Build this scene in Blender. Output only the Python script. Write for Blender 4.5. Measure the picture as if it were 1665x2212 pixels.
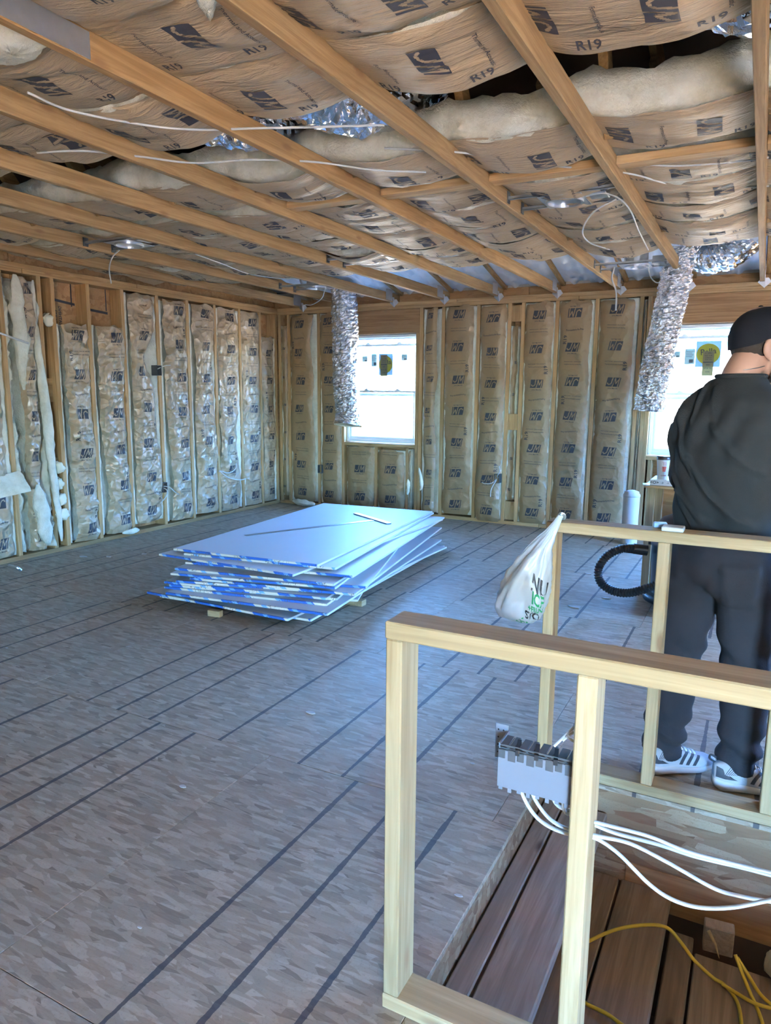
import bpy, bmesh, math, random
import numpy as np
from mathutils import Vector, Matrix

for o in list(bpy.data.objects): bpy.data.objects.remove(o)
SC = bpy.context.scene
COL = SC.collection
PI = math.pi
H = 1.41                                   # eye height

# ---------------------------------------------------------------- camera
def make_camera():
    f, pitch, yaw, roll = 1532.8, 0.16783, 0.48247, 0.008464
    cp, sp, cy, sy = math.cos(pitch), math.sin(pitch), math.cos(yaw), math.sin(yaw)
    F = Vector((-sy*cp, cy*cp, -sp)); Rt = Vector((cy, sy, 0)); U = Rt.cross(F)
    c, s = math.cos(roll), math.sin(roll)
    R2 = c*Rt + s*U; U2 = -s*Rt + c*U
    cam = bpy.data.cameras.new('camera'); o = bpy.data.objects.new('camera', cam); COL.objects.link(o)
    M = Matrix((R2, U2, -F)).transposed().to_4x4(); M.translation = (0, 0, H)
    o.matrix_world = M
    cam.sensor_fit = 'HORIZONTAL'; cam.sensor_width = 36; cam.lens = 36*f/1665
    cam.clip_start = 0.05; cam.clip_end = 300
    SC.camera = o
make_camera()

# ---------------------------------------------------------------- sky, sun, exposure
def make_world():
    w = bpy.data.worlds.new('sky'); SC.world = w; w.use_nodes = True
    nt = w.node_tree; nt.nodes.clear()
    out = nt.nodes.new('ShaderNodeOutputWorld'); bg = nt.nodes.new('ShaderNodeBackground')
    sky = nt.nodes.new('ShaderNodeTexSky'); sky.sky_type = 'NISHITA'
    sky.sun_disc = False; sky.sun_elevation = math.radians(36); sky.sun_rotation = math.radians(159)
    sky.air_density = 1.0; sky.dust_density = .1; sky.ozone_density = 4.0
    bg.inputs['Strength'].default_value = 3.5
    tint = nt.nodes.new('ShaderNodeMix'); tint.data_type = 'RGBA'; tint.blend_type = 'MULTIPLY'; tint.inputs[0].default_value = 1
    tint.inputs[7].default_value = (.55, .93, 1.38, 1)          # camera white balance set for the warm room
    nt.links.new(sky.outputs[0], tint.inputs[6]); nt.links.new(tint.outputs[2], bg.inputs['Color']); nt.links.new(bg.outputs[0], out.inputs['Surface'])
make_world()
def make_sun():
    L = bpy.data.lights.new('sun', 'SUN'); L.energy = 92.0; L.angle = math.radians(1.0); L.color = (1, .86, .66)
    o = bpy.data.objects.new('sun', L); COL.objects.link(o)
    d = Vector((-.30, .78, -.62)); o.rotation_euler = d.to_track_quat('-Z', 'Y').to_euler()
make_sun()
def portal(loc, sx, sy, d):
    L = bpy.data.lights.new('window_portal', 'AREA'); L.shape = 'RECTANGLE'; L.size = sx; L.size_y = sy
    L.cycles.is_portal = True
    o = bpy.data.objects.new('window_portal', L); COL.objects.link(o); o.location = loc
    o.rotation_euler = Vector(d).to_track_quat('-Z', 'Z' if abs(d[2]) < .5 else 'Y').to_euler()
XR, YF = 3.3, -3.2                          # right wall, wall behind the camera
portal((-3.94, 7.52, 1.43), .92, 1.26, (0, -1, 0))
portal((-.5, 7.52, 1.43), .92, 1.26, (0, -1, 0))
portal((1.85, YF-.16, 1.09), 1.1, 2.12, (0, 1, 0))
portal((XR+.16, 5.3, 1.485), 2.2, 1.27, (-1, 0, 0))
SC.view_settings.view_transform = 'Standard'; SC.view_settings.look = 'None'
SC.view_settings.gamma = 1; SC.view_settings.use_curve_mapping = False
SC.view_settings.exposure = 2.4
SC.cycles.use_denoising = True
SC.cycles.max_bounces = 6; SC.cycles.diffuse_bounces = 4; SC.cycles.glossy_bounces = 3
SC.cycles.use_adaptive_sampling = True; SC.cycles.adaptive_threshold = .1
SC.cycles.transparent_max_bounces = 12; SC.cycles.sample_clamp_indirect = 6; SC.cycles.caustics_reflective = False; SC.cycles.caustics_refractive = False

# ---------------------------------------------------------------- noise
def _h(ix, iy, seed):
    n = (ix.astype(np.int64)*374761393 + iy.astype(np.int64)*668265263 + seed*1442695041) & 0x7fffffff
    n = ((n ^ (n >> 13))*1274126177) & 0x7fffffff
    n = ((n ^ (n >> 16))*2246822519) & 0x7fffffff
    return (n & 0xffff)/32768.0 - 1.0
def vn(x, y, seed=0):
    x = np.asarray(x, float); y = np.asarray(y, float)
    x, y = np.broadcast_arrays(x, y)
    ix = np.floor(x); iy = np.floor(y); fx = x-ix; fy = y-iy
    fx = fx*fx*(3-2*fx); fy = fy*fy*(3-2*fy)
    a = _h(ix, iy, seed); b = _h(ix+1, iy, seed); c = _h(ix, iy+1, seed); d = _h(ix+1, iy+1, seed)
    return (a*(1-fx)+b*fx)*(1-fy)+(c*(1-fx)+d*fx)*fy
def fbm(x, y, seed=0, oct=3):
    r = 0; a = 1.0; t = 0
    for k in range(oct):
        r = r + a*vn(np.asarray(x)*2**k, np.asarray(y)*2**k, seed+17*k); t += a; a *= .5
    return r/t
def ridge(x, y, seed=0, oct=2):
    r = 0; a = 1.0
    for k in range(oct):
        r = r + a*(1-np.abs(vn(np.asarray(x)*2**k, np.asarray(y)*2**k, seed+31*k))*2); a *= .5
    return r/1.5

# ---------------------------------------------------------------- materials
MATS = {}
class NT:
    def __init__(s, name):
        m = bpy.data.materials.new(name); m.use_nodes = True; s.m = m; s.t = m.node_tree
        s.b = s.t.nodes['Principled BSDF']; MATS[name] = m
    def n(s, typ, **kw):
        x = s.t.nodes.new('ShaderNode'+typ)
        for k, v in kw.items():
            if k.startswith('i_'):
                key = k[2:]; key = int(key) if key.isdigit() else key.replace('_', ' ')
                x.inputs[key].default_value = v
            else: setattr(x, k, v)
        return x
    def l(s, a, b): s.t.links.new(a, b)
    def math(s, op, a, b=None, c=None):
        x = s.n('Math', operation=op)
        for i, v in enumerate((a, b, c)):
            if v is None: continue
            if isinstance(v, (int, float)): x.inputs[i].default_value = v
            else: s.l(v, x.inputs[i])
        return x.outputs[0]
    def coord(s, kind='Object', scale=(1, 1, 1), rnd=0, rot=(0, 0, 0), loc=(0, 0, 0)):
        tc = s.n('TexCoord'); v = tc.outputs[kind]
        if rnd:
            oi = s.n('ObjectInfo'); k = s.math('MULTIPLY', oi.outputs['Random'], rnd)
            va = s.n('VectorMath', operation='ADD'); s.l(v, va.inputs[0]); s.l(k, va.inputs[1]); v = va.outputs[0]
        mp = s.n('Mapping'); mp.inputs['Scale'].default_value = scale; mp.inputs['Rotation'].default_value = rot; mp.inputs['Location'].default_value = loc
        s.l(v, mp.inputs['Vector']); return mp.outputs[0]
    def noise(s, v, scale=5, detail=4, rough=.55, dist=0):
        x = s.n('TexNoise', i_Scale=scale, i_Detail=detail, i_Roughness=rough, i_Distortion=dist); s.l(v, x.inputs['Vector']); return x
    def ramp(s, fac, stops):
        x = s.n('ValToRGB'); e = x.color_ramp.elements
        while len(e) < len(stops): e.new(.5)
        for i, (p, c) in enumerate(stops): e[i].position = p; e[i].color = (*c, 1) if len(c) == 3 else c
        s.l(fac, x.inputs[0]); return x.outputs[0]
    def mix(s, f, a, b, mode='MIX'):
        x = s.n('Mix', data_type='RGBA', blend_type=mode)
        for inp, v in ((x.inputs[0], f), (x.inputs[6], a), (x.inputs[7], b)):
            if isinstance(v, (int, float)): inp.default_value = v
            elif isinstance(v, tuple): inp.default_value = (*v, 1) if len(v) == 3 else v
            else: s.l(v, inp)
        return x.outputs[2]
    def bump(s, h, strength=.4, dist=.01, prev=None):
        x = s.n('Bump', i_Strength=strength, i_Distance=dist); s.l(h, x.inputs['Height'])
        if prev is not None: s.l(prev, x.inputs['Normal'])
        s.l(x.outputs[0], s.b.inputs['Normal']); return x.outputs[0]
    def col(s, v):
        if isinstance(v, tuple): s.b.inputs['Base Color'].default_value = (*v, 1)
        else: s.l(v, s.b.inputs['Base Color'])
    def set(s, rough=.6, metal=0, spec=.5):
        s.b.inputs['Roughness'].default_value = rough; s.b.inputs['Metallic'].default_value = metal
        s.b.inputs['Specular IOR Level'].default_value = spec

def plain(name, c, rough=.6, metal=0, spec=.5, var=.12, scale=8, bump=0, bscale=40):
    t = NT(name); v = t.coord(rnd=13.0)
    n = t.noise(v, scale, 3)
    t.col(t.mix(n.outputs[0], tuple(x*(1-var) for x in c), tuple(min(1, x*(1+var)) for x in c)))
    t.set(rough, metal, spec)
    if bump: t.bump(t.noise(v, bscale, 3).outputs[0], bump, .004)
    return t.m
def wood(name, axis, c1, c2, knot=(.25, .13, .06), rough=.7, kn=1):
    t = NT(name); s = [16, 16, 16]; s[axis] = .9
    v = t.coord(scale=tuple(s), rnd=37.0)
    n = t.noise(v, 1.6, 5, .6, 1.2)
    s2 = [90, 90, 90]; s2[axis] = 3
    n2 = t.noise(t.coord(scale=tuple(s2), rnd=37.0), 1.0, 2)
    cc = t.ramp(n.outputs[0], [(.25, tuple(x*.78 for x in c1)), (.45, c1), (.6, c2), (.8, tuple(x*.9 for x in c1))])
    cc = t.mix(.25, cc, t.ramp(n2.outputs[0], [(.3, tuple(x*.55 for x in c1)), (.7, c2)]))
    oi = t.n('ObjectInfo')
    tone = t.ramp(oi.outputs['Random'], [(0, (.82, .8, .78)), (.5, (1, 1, 1)), (1, (1.0, .93, .85))])
    cc = t.mix(1.0, cc, tone, 'MULTIPLY')
    if kn:
        s3 = [9, 9, 9]; s3[axis] = 3.2
        vo = t.n('TexVoronoi', i_Scale=1.0, i_Randomness=1.0); t.l(t.coord(scale=tuple(s3), rnd=37.0), vo.inputs['Vector'])
        k = t.ramp(vo.outputs['Distance'], [(.07, (1, 1, 1)), (.16, (0, 0, 0))])
        cc = t.mix(t.math('MULTIPLY', k, .75*kn), cc, knot)
    t.col(cc); t.set(rough, 0, .3)
    t.bump(n2.outputs[0], .15, .002)
    return t.m
WARM = ((.335, .20, .085), (.455, .295, .14))
STUD = ((.47, .285, .125), (.60, .40, .20))
PALE = ((.40, .285, .145), (.50, .38, .215))
for ax, a in enumerate('xyz'):
    wood('fir_'+a, ax, *(WARM if a == 'y' else STUD)); wood('pine_'+a, ax, *PALE)
wood('plank_y', 1, (.26, .20, .15), (.36, .285, .225), (.05, .03, .02), .8)
wood('header_x', 0, (.30, .165, .075), (.42, .25, .12))

def osb(name, base, flakes, fscale=1.0, rough=.7, lines=False, bumpk=.25):
    t = NT(name); cols = []; rnds = []
    for i, (ang, sc) in enumerate(((.15, 11), (1.25, 10), (-.75, 12))):
        v = t.coord(rnd=29.0)
        mp = t.n('Mapping'); mp.inputs['Rotation'].default_value = (ang, ang*.8, ang); mp.inputs['Scale'].default_value = (sc*fscale*.55, sc*fscale*2.6, sc*fscale*2.6); t.l(v, mp.inputs['Vector'])
        vo = t.n('TexVoronoi', i_Scale=1.0); t.l(mp.outputs[0], vo.inputs['Vector'])
        sx = t.n('SeparateColor'); t.l(vo.outputs['Color'], sx.inputs[0])
        gr = t.noise(mp.outputs[0], 3, 1)
        cols.append((t.math('ADD', t.math('MULTIPLY', sx.outputs[0], .85), t.math('MULTIPLY', gr.outputs[0], .15)), sx.outputs[1]))
    f = cols[0][0]
    for c in cols[1:]:
        pick = t.math('GREATER_THAN', c[1], .52)
        mx = t.n('Mix', data_type='FLOAT'); t.l(pick, mx.inputs[0]); t.l(f, mx.inputs[2]); t.l(c[0], mx.inputs[3]); f = mx.outputs[0]
    cc = t.ramp(f, [(i/(len(flakes)-1)*.86+.04, c) for i, c in enumerate(flakes)])
    fine = t.noise(t.coord(scale=(1, 1, 1), rnd=29.0), 160, 3, .7)
    cc = t.mix(t.math('MULTIPLY', t.math('GREATER_THAN', fine.outputs[0], .60), .35), cc, tuple(x*.55 for x in base))
    big = t.noise(t.coord(rnd=29.0), 1.3, 3)
    cc = t.mix(t.math('MULTIPLY', big.outputs[0], .55), cc, base)
    h = f
    if lines:
        tc = t.n('TexCoord'); sp = t.n('SeparateXYZ'); t.l(tc.outputs['Object'], sp.inputs[0])
        jit = t.noise(t.coord(scale=(2, 5, 1)), 12, 3)
        x = t.math('ADD', sp.outputs[0], t.math('MULTIPLY', t.math('SUBTRACT', jit.outputs[0], .5), .006))
        d1 = t.math('PINGPONG', x, .195); d2 = t.math('PINGPONG', x, .2925)
        d = t.math('MINIMUM', d1, d2)
        e = t.math('MULTIPLY', t.math('GREATER_THAN', sp.outputs[0], .08), t.math('LESS_THAN', sp.outputs[0], 2.26))
        fade = t.noise(t.coord(scale=(1, 2.2, 1), rnd=29.0), 3, 3)
        wd = t.math('MULTIPLY', fade.outputs[0], .0155)
        ln = t.math('MULTIPLY', t.math('LESS_THAN', d, wd), e)
        cc = t.mix(t.math('MULTIPLY', ln, .8), cc, (.035, .038, .045))
    t.col(cc); t.set(rough, 0, .4)
    t.bump(h, bumpk, .003)
    return t.m
osb('osb_floor', (.33, .265, .18), [(.165, .125, .08), (.315, .25, .17), (.365, .295, .205), (.50, .415, .30), (.30, .22, .14), (.42, .345, .245)], 2.2, .62, True)
osb('osb_edge', (.27, .17, .09), [(.12, .05, .02), (.26, .155, .075), (.32, .215, .115), (.47, .36, .22), (.20, .075, .03), (.30, .19, .095)], 1.0, .7)
osb('osb_wall', (.44, .25, .11), [(.30, .15, .06), (.42, .24, .10), (.50, .31, .15), (.38, .20, .08)], .9, .75)

def kraft(name, c, crumple):
    t = NT(name); v = t.coord(rnd=21.0)
    n = t.noise(v, 3, 4); n2 = t.noise(t.coord(scale=(1, 1, 1), rnd=21.0), 120, 2)
    cc = t.mix(n.outputs[0], tuple(x*.86 for x in c), tuple(x*1.1 for x in c))
    cc = t.mix(t.math('MULTIPLY', n2.outputs[0], .25), cc, tuple(x*.7 for x in c))
    t.col(cc); t.set(.42 if crumple < .7 else .32, 0, .5 if crumple < .7 else .7)
    w = t.noise(v, 5, 2, .5, .6)
    va = t.n('VectorMath', operation='MULTIPLY_ADD'); t.l(w.outputs['Color'], va.inputs[0]); va.inputs[1].default_value = (.12, .12, .12); t.l(v, va.inputs[2])
    p = None
    for sc_, st_, di_ in ((7, .55, .05), (17, .45, .025)):
        vo = t.n('TexVoronoi', i_Scale=float(sc_)); t.l(va.outputs[0], vo.inputs['Vector'])
        p = t.bump(vo.outputs['Distance'], min(1, st_*crumple), di_, p)
    return t.m
KR = (.33, .215, .108)  # back wall kraft darkened to hold its backlit shade
kraft('kraft_back_shaded', KR, .45); kraft('kraft_crumpled', (.46, .34, .21), 1.5)
def kraft_ceiling():
    t = NT('kraft_ceiling'); c = (.46, .335, .205); v = t.coord(rnd=21.0)
    n = t.noise(v, 3, 4)
    t.col(t.mix(n.outputs[0], tuple(x*.86 for x in c), tuple(x*1.1 for x in c))); t.set(.5, 0, .4)
    s = t.noise(t.coord(scale=(4, 30, 4), rnd=21.0), 1.6, 4, .55, .9)
    p = t.bump(s.outputs[0], .7, .02)
    t.bump(t.noise(v, 40, 3).outputs[0], .2, .006, p)
kraft_ceiling()
t = NT('print_ink'); t.col((.045, .042, .048)); t.set(.6)
t = NT('fibreglass'); v = t.coord(rnd=9.0); n = t.noise(v, 9, 5, .65)
t.col(t.ramp(n.outputs[0], [(.25, (.60, .55, .40)), (.55, (.78, .74, .60)), (.8, (.85, .82, .70))])); t.set(.95, 0, .1)
t.bump(t.noise(v, 55, 5, .7).outputs[0], .8, .012)
plain('spray_foam', (.80, .74, .56), .7, 0, .3, .1, 6, .3, 30)
def foil(name, c, bscale, bst, rough):
    t = NT(name); t.col(c); t.set(rough, 1, .5); v = t.coord(rnd=5.0)
    t.bump(t.noise(v, bscale, 4, .65, 1.5).outputs[0], bst, .012)
foil('foil', (.70, .69, .68), 24, 1.0, .13)
foil('foil_smooth', (.78, .78, .80), 12, .5, .14)
plain('galvanized', (.55, .57, .60), .38, .9, .5, .15, 20)
plain('steel_dark', (.12, .13, .14), .4, .8)
plain('lamp_glass', (.7, .68, .6), .3)
plain('cable_white', (.54, .54, .51), .45)
plain('cable_yellow', (.62, .46, .05), .45)
plain('cable_black', (.02, .02, .022), .5)
plain('box_grey', (.17, .19, .225), .45, 0, .4, .06)
plain('box_dark', (.07, .075, .08), .5)
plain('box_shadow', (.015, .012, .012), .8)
plain('baffle_foam', (.66, .68, .70), .55, 0, .4, .06)
plain('roof_deck', (.10, .065, .045), .9)  # OSB darkened to stand for the attic's shade
plain('drywall_face', (.60, .63, .66), .55, 0, .45, .05, 3, .05, 60)
plain('drywall_back', (.30, .25, .20), .8, 0, .3, .08, 4)
plain('gypsum', (.62, .61, .58), .9)
plain('vinyl', (.80, .82, .84), .35, 0, .5, .03)
plain('aluminium', (.36, .38, .38), .35, .8)
plain('bag_plastic', (.52, .54, .53), .28, 0, .5, .04, 5)
plain('ink_black', (.02, .02, .02), .5); plain('ink_green', (.03, .36, .12), .5); plain('ink_red', (.40, .06, .04), .5)
plain('vac_body', (.045, .055, .075), .35); plain('vac_black', (.018, .018, .02), .4); plain('hose_black', (.022, .023, .026), .42)
plain('paper_white', (.60, .59, .56), .6, 0, .4, .04); plain('cup_lid', (.035, .025, .022), .4); plain('bottle_red', (.16, .02, .02), .3)
plain('jar', (.45, .47, .46), .2, .3); plain('paper_blue', (.25, .42, .66), .5)
plain('skin', (.40, .215, .15), .5, 0, .4, .12, 10); plain('hair', (.035, .024, .018), .8, 0, .3, .3, 60, .6, 120)
plain('cap_cloth', (.010, .010, .014), .85, 0, .2, .1, 60, .2, 300)
plain('tee_cloth', (.029, .029, .029), .9, 0, .2, .15, 12, .25, 260)
plain('pants_cloth', (.028, .026, .030), .9, 0, .2, .15, 12, .25, 200)
plain('shoe_knit', (.33, .335, .35), .8, 0, .3, .1, 60, .3, 150); plain('shoe_sole', (.48, .46, .42), .5); plain('shoe_black', (.02, .022, .03), .6)
plain('ground', (.36, .33, .27), .95, 0, .2, .15, .5)
plain('bounce_slab', (.66, .60, .52), .8, 0, .3, .06, 2)  # pale colour of the added slab that bounces sun indoors
plain('sky_block_face', (.16, .15, .13), .8, 0, .3, .04)  # colour of the added walls that cut the low sky
plain('wall_plain', (.60, .56, .50), .85, 0, .3, .1, 3)
plain('debris', (.48, .45, .40), .9)
def pane_mat():
    t = NT('window_glass'); t.t.nodes.remove(t.b)
    tr = t.n('BsdfTransparent'); gl = t.n('BsdfGlossy', i_Roughness=.02); mx = t.n('MixShader'); mx.inputs[0].default_value = .05
    tr.inputs[0].default_value = (.95, .97, .96, 1)
    t.l(tr.outputs[0], mx.inputs[1]); t.l(gl.outputs[0], mx.inputs[2]); t.l(mx.outputs[0], t.t.nodes['Material Output'].inputs[0])
pane_mat()
def translucent(name, c):
    t = NT(name); t.t.nodes.remove(t.b)
    d = t.n('BsdfDiffuse'); r = t.n('BsdfTranslucent'); mx = t.n('MixShader'); mx.inputs[0].default_value = .35
    n = t.noise(t.coord(), 60, 2); cc = t.mix(n.outputs[0], tuple(x*.85 for x in c), c)
    t.l(cc, d.inputs[0]); t.l(cc, r.inputs[0]); t.l(d.outputs[0], mx.inputs[1]); t.l(r.outputs[0], mx.inputs[2]); t.l(mx.outputs[0], t.t.nodes['Material Output'].inputs[0])
translucent('sticker_tan', (.30, .27, .16)); translucent('sticker_yellow', (.55, .52, .10)); translucent('sticker_blue', (.30, .40, .45)); translucent('sticker_pale', (.35, .40, .36))
def tape_mat():
    t = NT('end_tape'); tc = t.n('TexCoord'); sp = t.n('SeparateXYZ'); t.l(tc.outputs['Object'], sp.inputs[0])
    oi = t.n('ObjectInfo'); x = t.math('ADD', sp.outputs[0], t.math('MULTIPLY', oi.outputs['Random'], 3.0))
    sk = t.math('ADD', x, t.math('MULTIPLY', sp.outputs[2], 1.2))
    c1 = t.math('FRACT', t.math('MULTIPLY', sk, 2.1)); c2 = t.math('FRACT', t.math('MULTIPLY', sk, 4.7))
    base = t.ramp(c1, [(0, (.03, .14, .50)), (.499, (.03, .14, .50)), (.5, (.70, .66, .56)), (1, (.70, .66, .56))]); base_n = base
    lt = t.math('MULTIPLY', t.math('GREATER_THAN', c2, .80), t.math('LESS_THAN', c2, .97))
    cc = t.mix(lt, base, (.20, .42, .72))
    n = t.noise(t.coord(scale=(140, 1, 60), rnd=3.0), 1.0, 1)
    wm = t.math('MULTIPLY', t.math('GREATER_THAN', n.outputs[0], .60), t.math('GREATER_THAN', t.math('FRACT', t.math('MULTIPLY', sk, 3.3)), .55))
    cc = t.mix(t.math('MULTIPLY', wm, .75), cc, (.10, .09, .08))
    t.col(cc); t.set(.5)
tape_mat()
def M(n): return MATS[n]

# ---------------------------------------------------------------- mesh helpers
class MB:
    def __init__(s): s.v = []; s.f = []; s.m = []; s.mi = 0
    def add(s, vs, fs):
        b = len(s.v); s.v.extend([tuple(map(float, p)) for p in vs]); s.f.extend([tuple(int(i)+b for i in q) for q in fs]); s.m.extend([s.mi]*len(fs)); return s
    def box(s, x0, x1, y0, y1, z0, z1, c=0.0):
        if c <= 0:
            vs = [(x, y, z) for z in (z0, z1) for y in (y0, y1) for x in (x0, x1)]
            return s.add(vs, [(0, 2, 3, 1), (4, 5, 7, 6), (0, 1, 5, 4), (2, 6, 7, 3), (0, 4, 6, 2), (1, 3, 7, 5)])
        bm = bmesh.new(); bmesh.ops.create_cube(bm, size=1)
        for v in bm.verts:
            v.co = Vector(((x0+x1)/2+v.co.x*(x1-x0), (y0+y1)/2+v.co.y*(y1-y0), (z0+z1)/2+v.co.z*(z1-z0)))
        bmesh.ops.bevel(bm, geom=bm.edges[:], offset=c, segments=1, profile=.5, affect='EDGES')
        bm.verts.index_update(); vs = [v.co[:] for v in bm.verts]; fs = [[v.index for v in f.verts] for f in bm.faces]; bm.free()
        return s.add(vs, fs)
    def obox(s, cen, ax, hx, hy, hz, c=0.0):          # oriented box: ax = 3x3 columns as vectors
        t = MB(); t.box(-hx, hx, -hy, hy, -hz, hz, c)
        X, Y, Z = [Vector(a).normalized() for a in ax]; C0 = Vector(cen)
        return s.add([C0+X*p[0]+Y*p[1]+Z*p[2] for p in t.v], t.f)
    def bar(s, a, b, w, t, up=(0, 0, 1), c=0.0):       # board from a to b, width w (sideways), thickness t (along up)
        a = Vector(a); b = Vector(b); X = (b-a).normalized(); Y = Vector(up).cross(X).normalized(); Z = X.cross(Y)
        return s.obox((a+b)/2, (X, Y, Z), (b-a).length/2, w/2, t/2, c)
    def grid(s, P, closeu=False, closev=False):
        P = np.asarray(P, float); nv, nu = P.shape[:2]; fs = []
        for j in range(nv-1 + (1 if closev else 0)):
            for i in range(nu-1 + (1 if closeu else 0)):
                a = j*nu+i; b = j*nu+(i+1) % nu; j2 = (j+1) % nv
                fs.append((a, b, j2*nu+(i+1) % nu, j2*nu+i))
        return s.add(P.reshape(-1, 3), fs)
    def tube(s, path, r, n=10, caps=True, ry=None):
        P = [Vector(p) for p in path]; N = len(P); rr = r if hasattr(r, '__len__') else [r]*N
        T = [(P[min(i+1, N-1)]-P[max(i-1, 0)]).normalized() for i in range(N)]
        up = Vector((0, 0, 1)) if abs(T[0].z) < .9 else Vector((1, 0, 0)); A = (up-T[0]*up.dot(T[0])).normalized(); rows = []
        for i in range(N):
            A = (A-T[i]*A.dot(T[i])).normalized(); B = T[i].cross(A)
            k = 1 if ry is None else ry
            rows.append([P[i]+A*math.cos(2*PI*j/n)*rr[i]*k+B*math.sin(2*PI*j/n)*rr[i] for j in range(n)])
        b = len(s.v); s.grid(np.array([[tuple(p) for p in r_] for r_ in rows]), closeu=True)
        if caps: s.f.append(tuple(b+j for j in reversed(range(n)))); s.f.append(tuple(b+(N-1)*n+j for j in range(n))); s.m.extend([s.mi]*2)
        return s
    def lathe(s, prof, cen=(0, 0, 0), n=24, ax=None):
        cx, cy, cz = cen; rows = [[(cx+r*math.cos(2*PI*j/n), cy+r*math.sin(2*PI*j/n), cz+z) for j in range(n)] for r, z in prof]
        return s.grid(np.array(rows), closeu=True)
    def prism(s, pts, y0, y1, f):                       # polygon (2d) extruded; f(a,b,d) -> point
        n = len(pts); vs = [f(a, b, y0) for a, b in pts]+[f(a, b, y1) for a, b in pts]
        return s.add(vs, [tuple(range(n))[::-1], tuple(range(n, 2*n))]+[(i, (i+1) % n, n+(i+1) % n, n+i) for i in range(n)])
    def ell(s, c, r, ax=None, nu=20, nv=12):
        C0 = Vector(c); X, Y, Z = [Vector(a).normalized() for a in ax] if ax else (Vector((1, 0, 0)), Vector((0, 1, 0)), Vector((0, 0, 1)))
        rows = []
        for j in range(nv+1):
            ph = -PI/2+PI*(j+.001)/(nv+.002)
            rows.append([tuple(C0+X*r[0]*math.cos(ph)*math.cos(2*PI*i/nu)+Y*r[1]*math.cos(ph)*math.sin(2*PI*i/nu)+Z*r[2]*math.sin(ph)) for i in range(nu)])
        b = len(s.v); s.grid(np.array(rows), closeu=True)
        s.f.append(tuple(b+i for i in reversed(range(nu)))); s.f.append(tuple(b+nv*nu+i for i in range(nu))); s.m.extend([s.mi]*2)
        return s
    def mesh(s, name, mats, off=(0, 0, 0), smooth=False):
        me = bpy.data.meshes.new(name); o = Vector(off)
        me.from_pydata([(p[0]-o.x, p[1]-o.y, p[2]-o.z) for p in s.v], [], s.f)
        for m in (mats if isinstance(mats, (list, tuple)) else [mats]): me.materials.append(M(m))
        if len(set(s.m)) > 1: me.polygons.foreach_set('material_index', s.m)
        if smooth: me.polygons.foreach_set('use_smooth', [True]*len(me.polygons))
        bm = bmesh.new(); bm.from_mesh(me); bmesh.ops.recalc_face_normals(bm, faces=bm.faces[:]); bm.to_mesh(me); bm.free()
        me.update(); return me
    def build(s, name, mats, parent=None, smooth=False, origin=None):
        off = parent_loc(parent) if parent else Vector(origin or (0, 0, 0))
        o = bpy.data.objects.new(name, s.mesh(name, mats, off, smooth)); COL.objects.link(o)
        if parent: o.parent = parent
        else: o.location = off
        return o
def parent_loc(p):
    v = Vector((0, 0, 0))
    while p: v = v+p.location; p = p.parent
    return v
def thing(name, label, cat, loc=(0, 0, 0), group=None):
    o = bpy.data.objects.new(name, None); COL.objects.link(o); o.location = loc; o.empty_display_size = .05
    o['label'] = label; o['category'] = cat
    if group: o['group'] = group
    return o
def tag(o, label, cat, group=None):
    o['label'] = label; o['category'] = cat
    if group: o['group'] = group
    return o
def struct(name, loc=(0, 0, 0)):
    o = bpy.data.objects.new(name, None); COL.objects.link(o); o.location = loc; o['kind'] = 'structure'; o.empty_display_size = .05; return o
def piece(name, m, parent, *b, c=.002, origin_at=None):
    o = MB().box(*b, c=c).build(name, m, parent); return o
def spline(pts, n=10):
    P = [Vector(p) for p in pts]; P = [P[0]*2-P[1]]+P+[P[-1]*2-P[-2]]; out = []
    for i in range(1, len(P)-2):
        for k in range(n):
            t = k/n; a, b, c, d = P[i-1:i+3]
            out.append(.5*((2*b)+(c-a)*t+(2*a-5*b+4*c-d)*t*t+(3*b-a-3*c+d)*t**3))
    out.append(P[-2]); return out
TXT = {}
def text2d(s, size, bold=0.0, res=2):                    # glyph outlines as flat triangles centred on 0,0
    k = (s, bold)
    if k not in TXT:
        cu = bpy.data.curves.new('lettering', 'FONT'); cu.body = s; cu.align_x = 'CENTER'; cu.align_y = 'CENTER'; cu.resolution_u = res; cu.offset = bold; cu.fill_mode = 'FRONT'
        o = bpy.data.objects.new('lettering', cu); COL.objects.link(o); bpy.context.view_layer.update()
        me = bpy.data.meshes.new_from_object(o.evaluated_get(bpy.context.evaluated_depsgraph_get()))
        TXT[k] = (np.array([v.co[:2] for v in me.vertices]), [tuple(p.vertices) for p in me.polygons])
        bpy.data.meshes.remove(me); bpy.data.objects.remove(o); bpy.data.curves.remove(cu)
    v, f = TXT[k]; return v*size, f
def lettering(mb, s, size, fn, bold=0.0, rot=0.0, off=(0, 0)):
    v, f = text2d(s, size, bold); c, sn = math.cos(rot), math.sin(rot)
    mb.add([fn(p[0]*c-p[1]*sn+off[0], p[0]*sn+p[1]*c+off[1]) for p in v], f)

# ================================================================ SETTING
XL, YB, ZT = -5.36, 7.33, 2.40              # inner faces of the studs, top of the plates
D = .14                                      # stud depth
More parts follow.
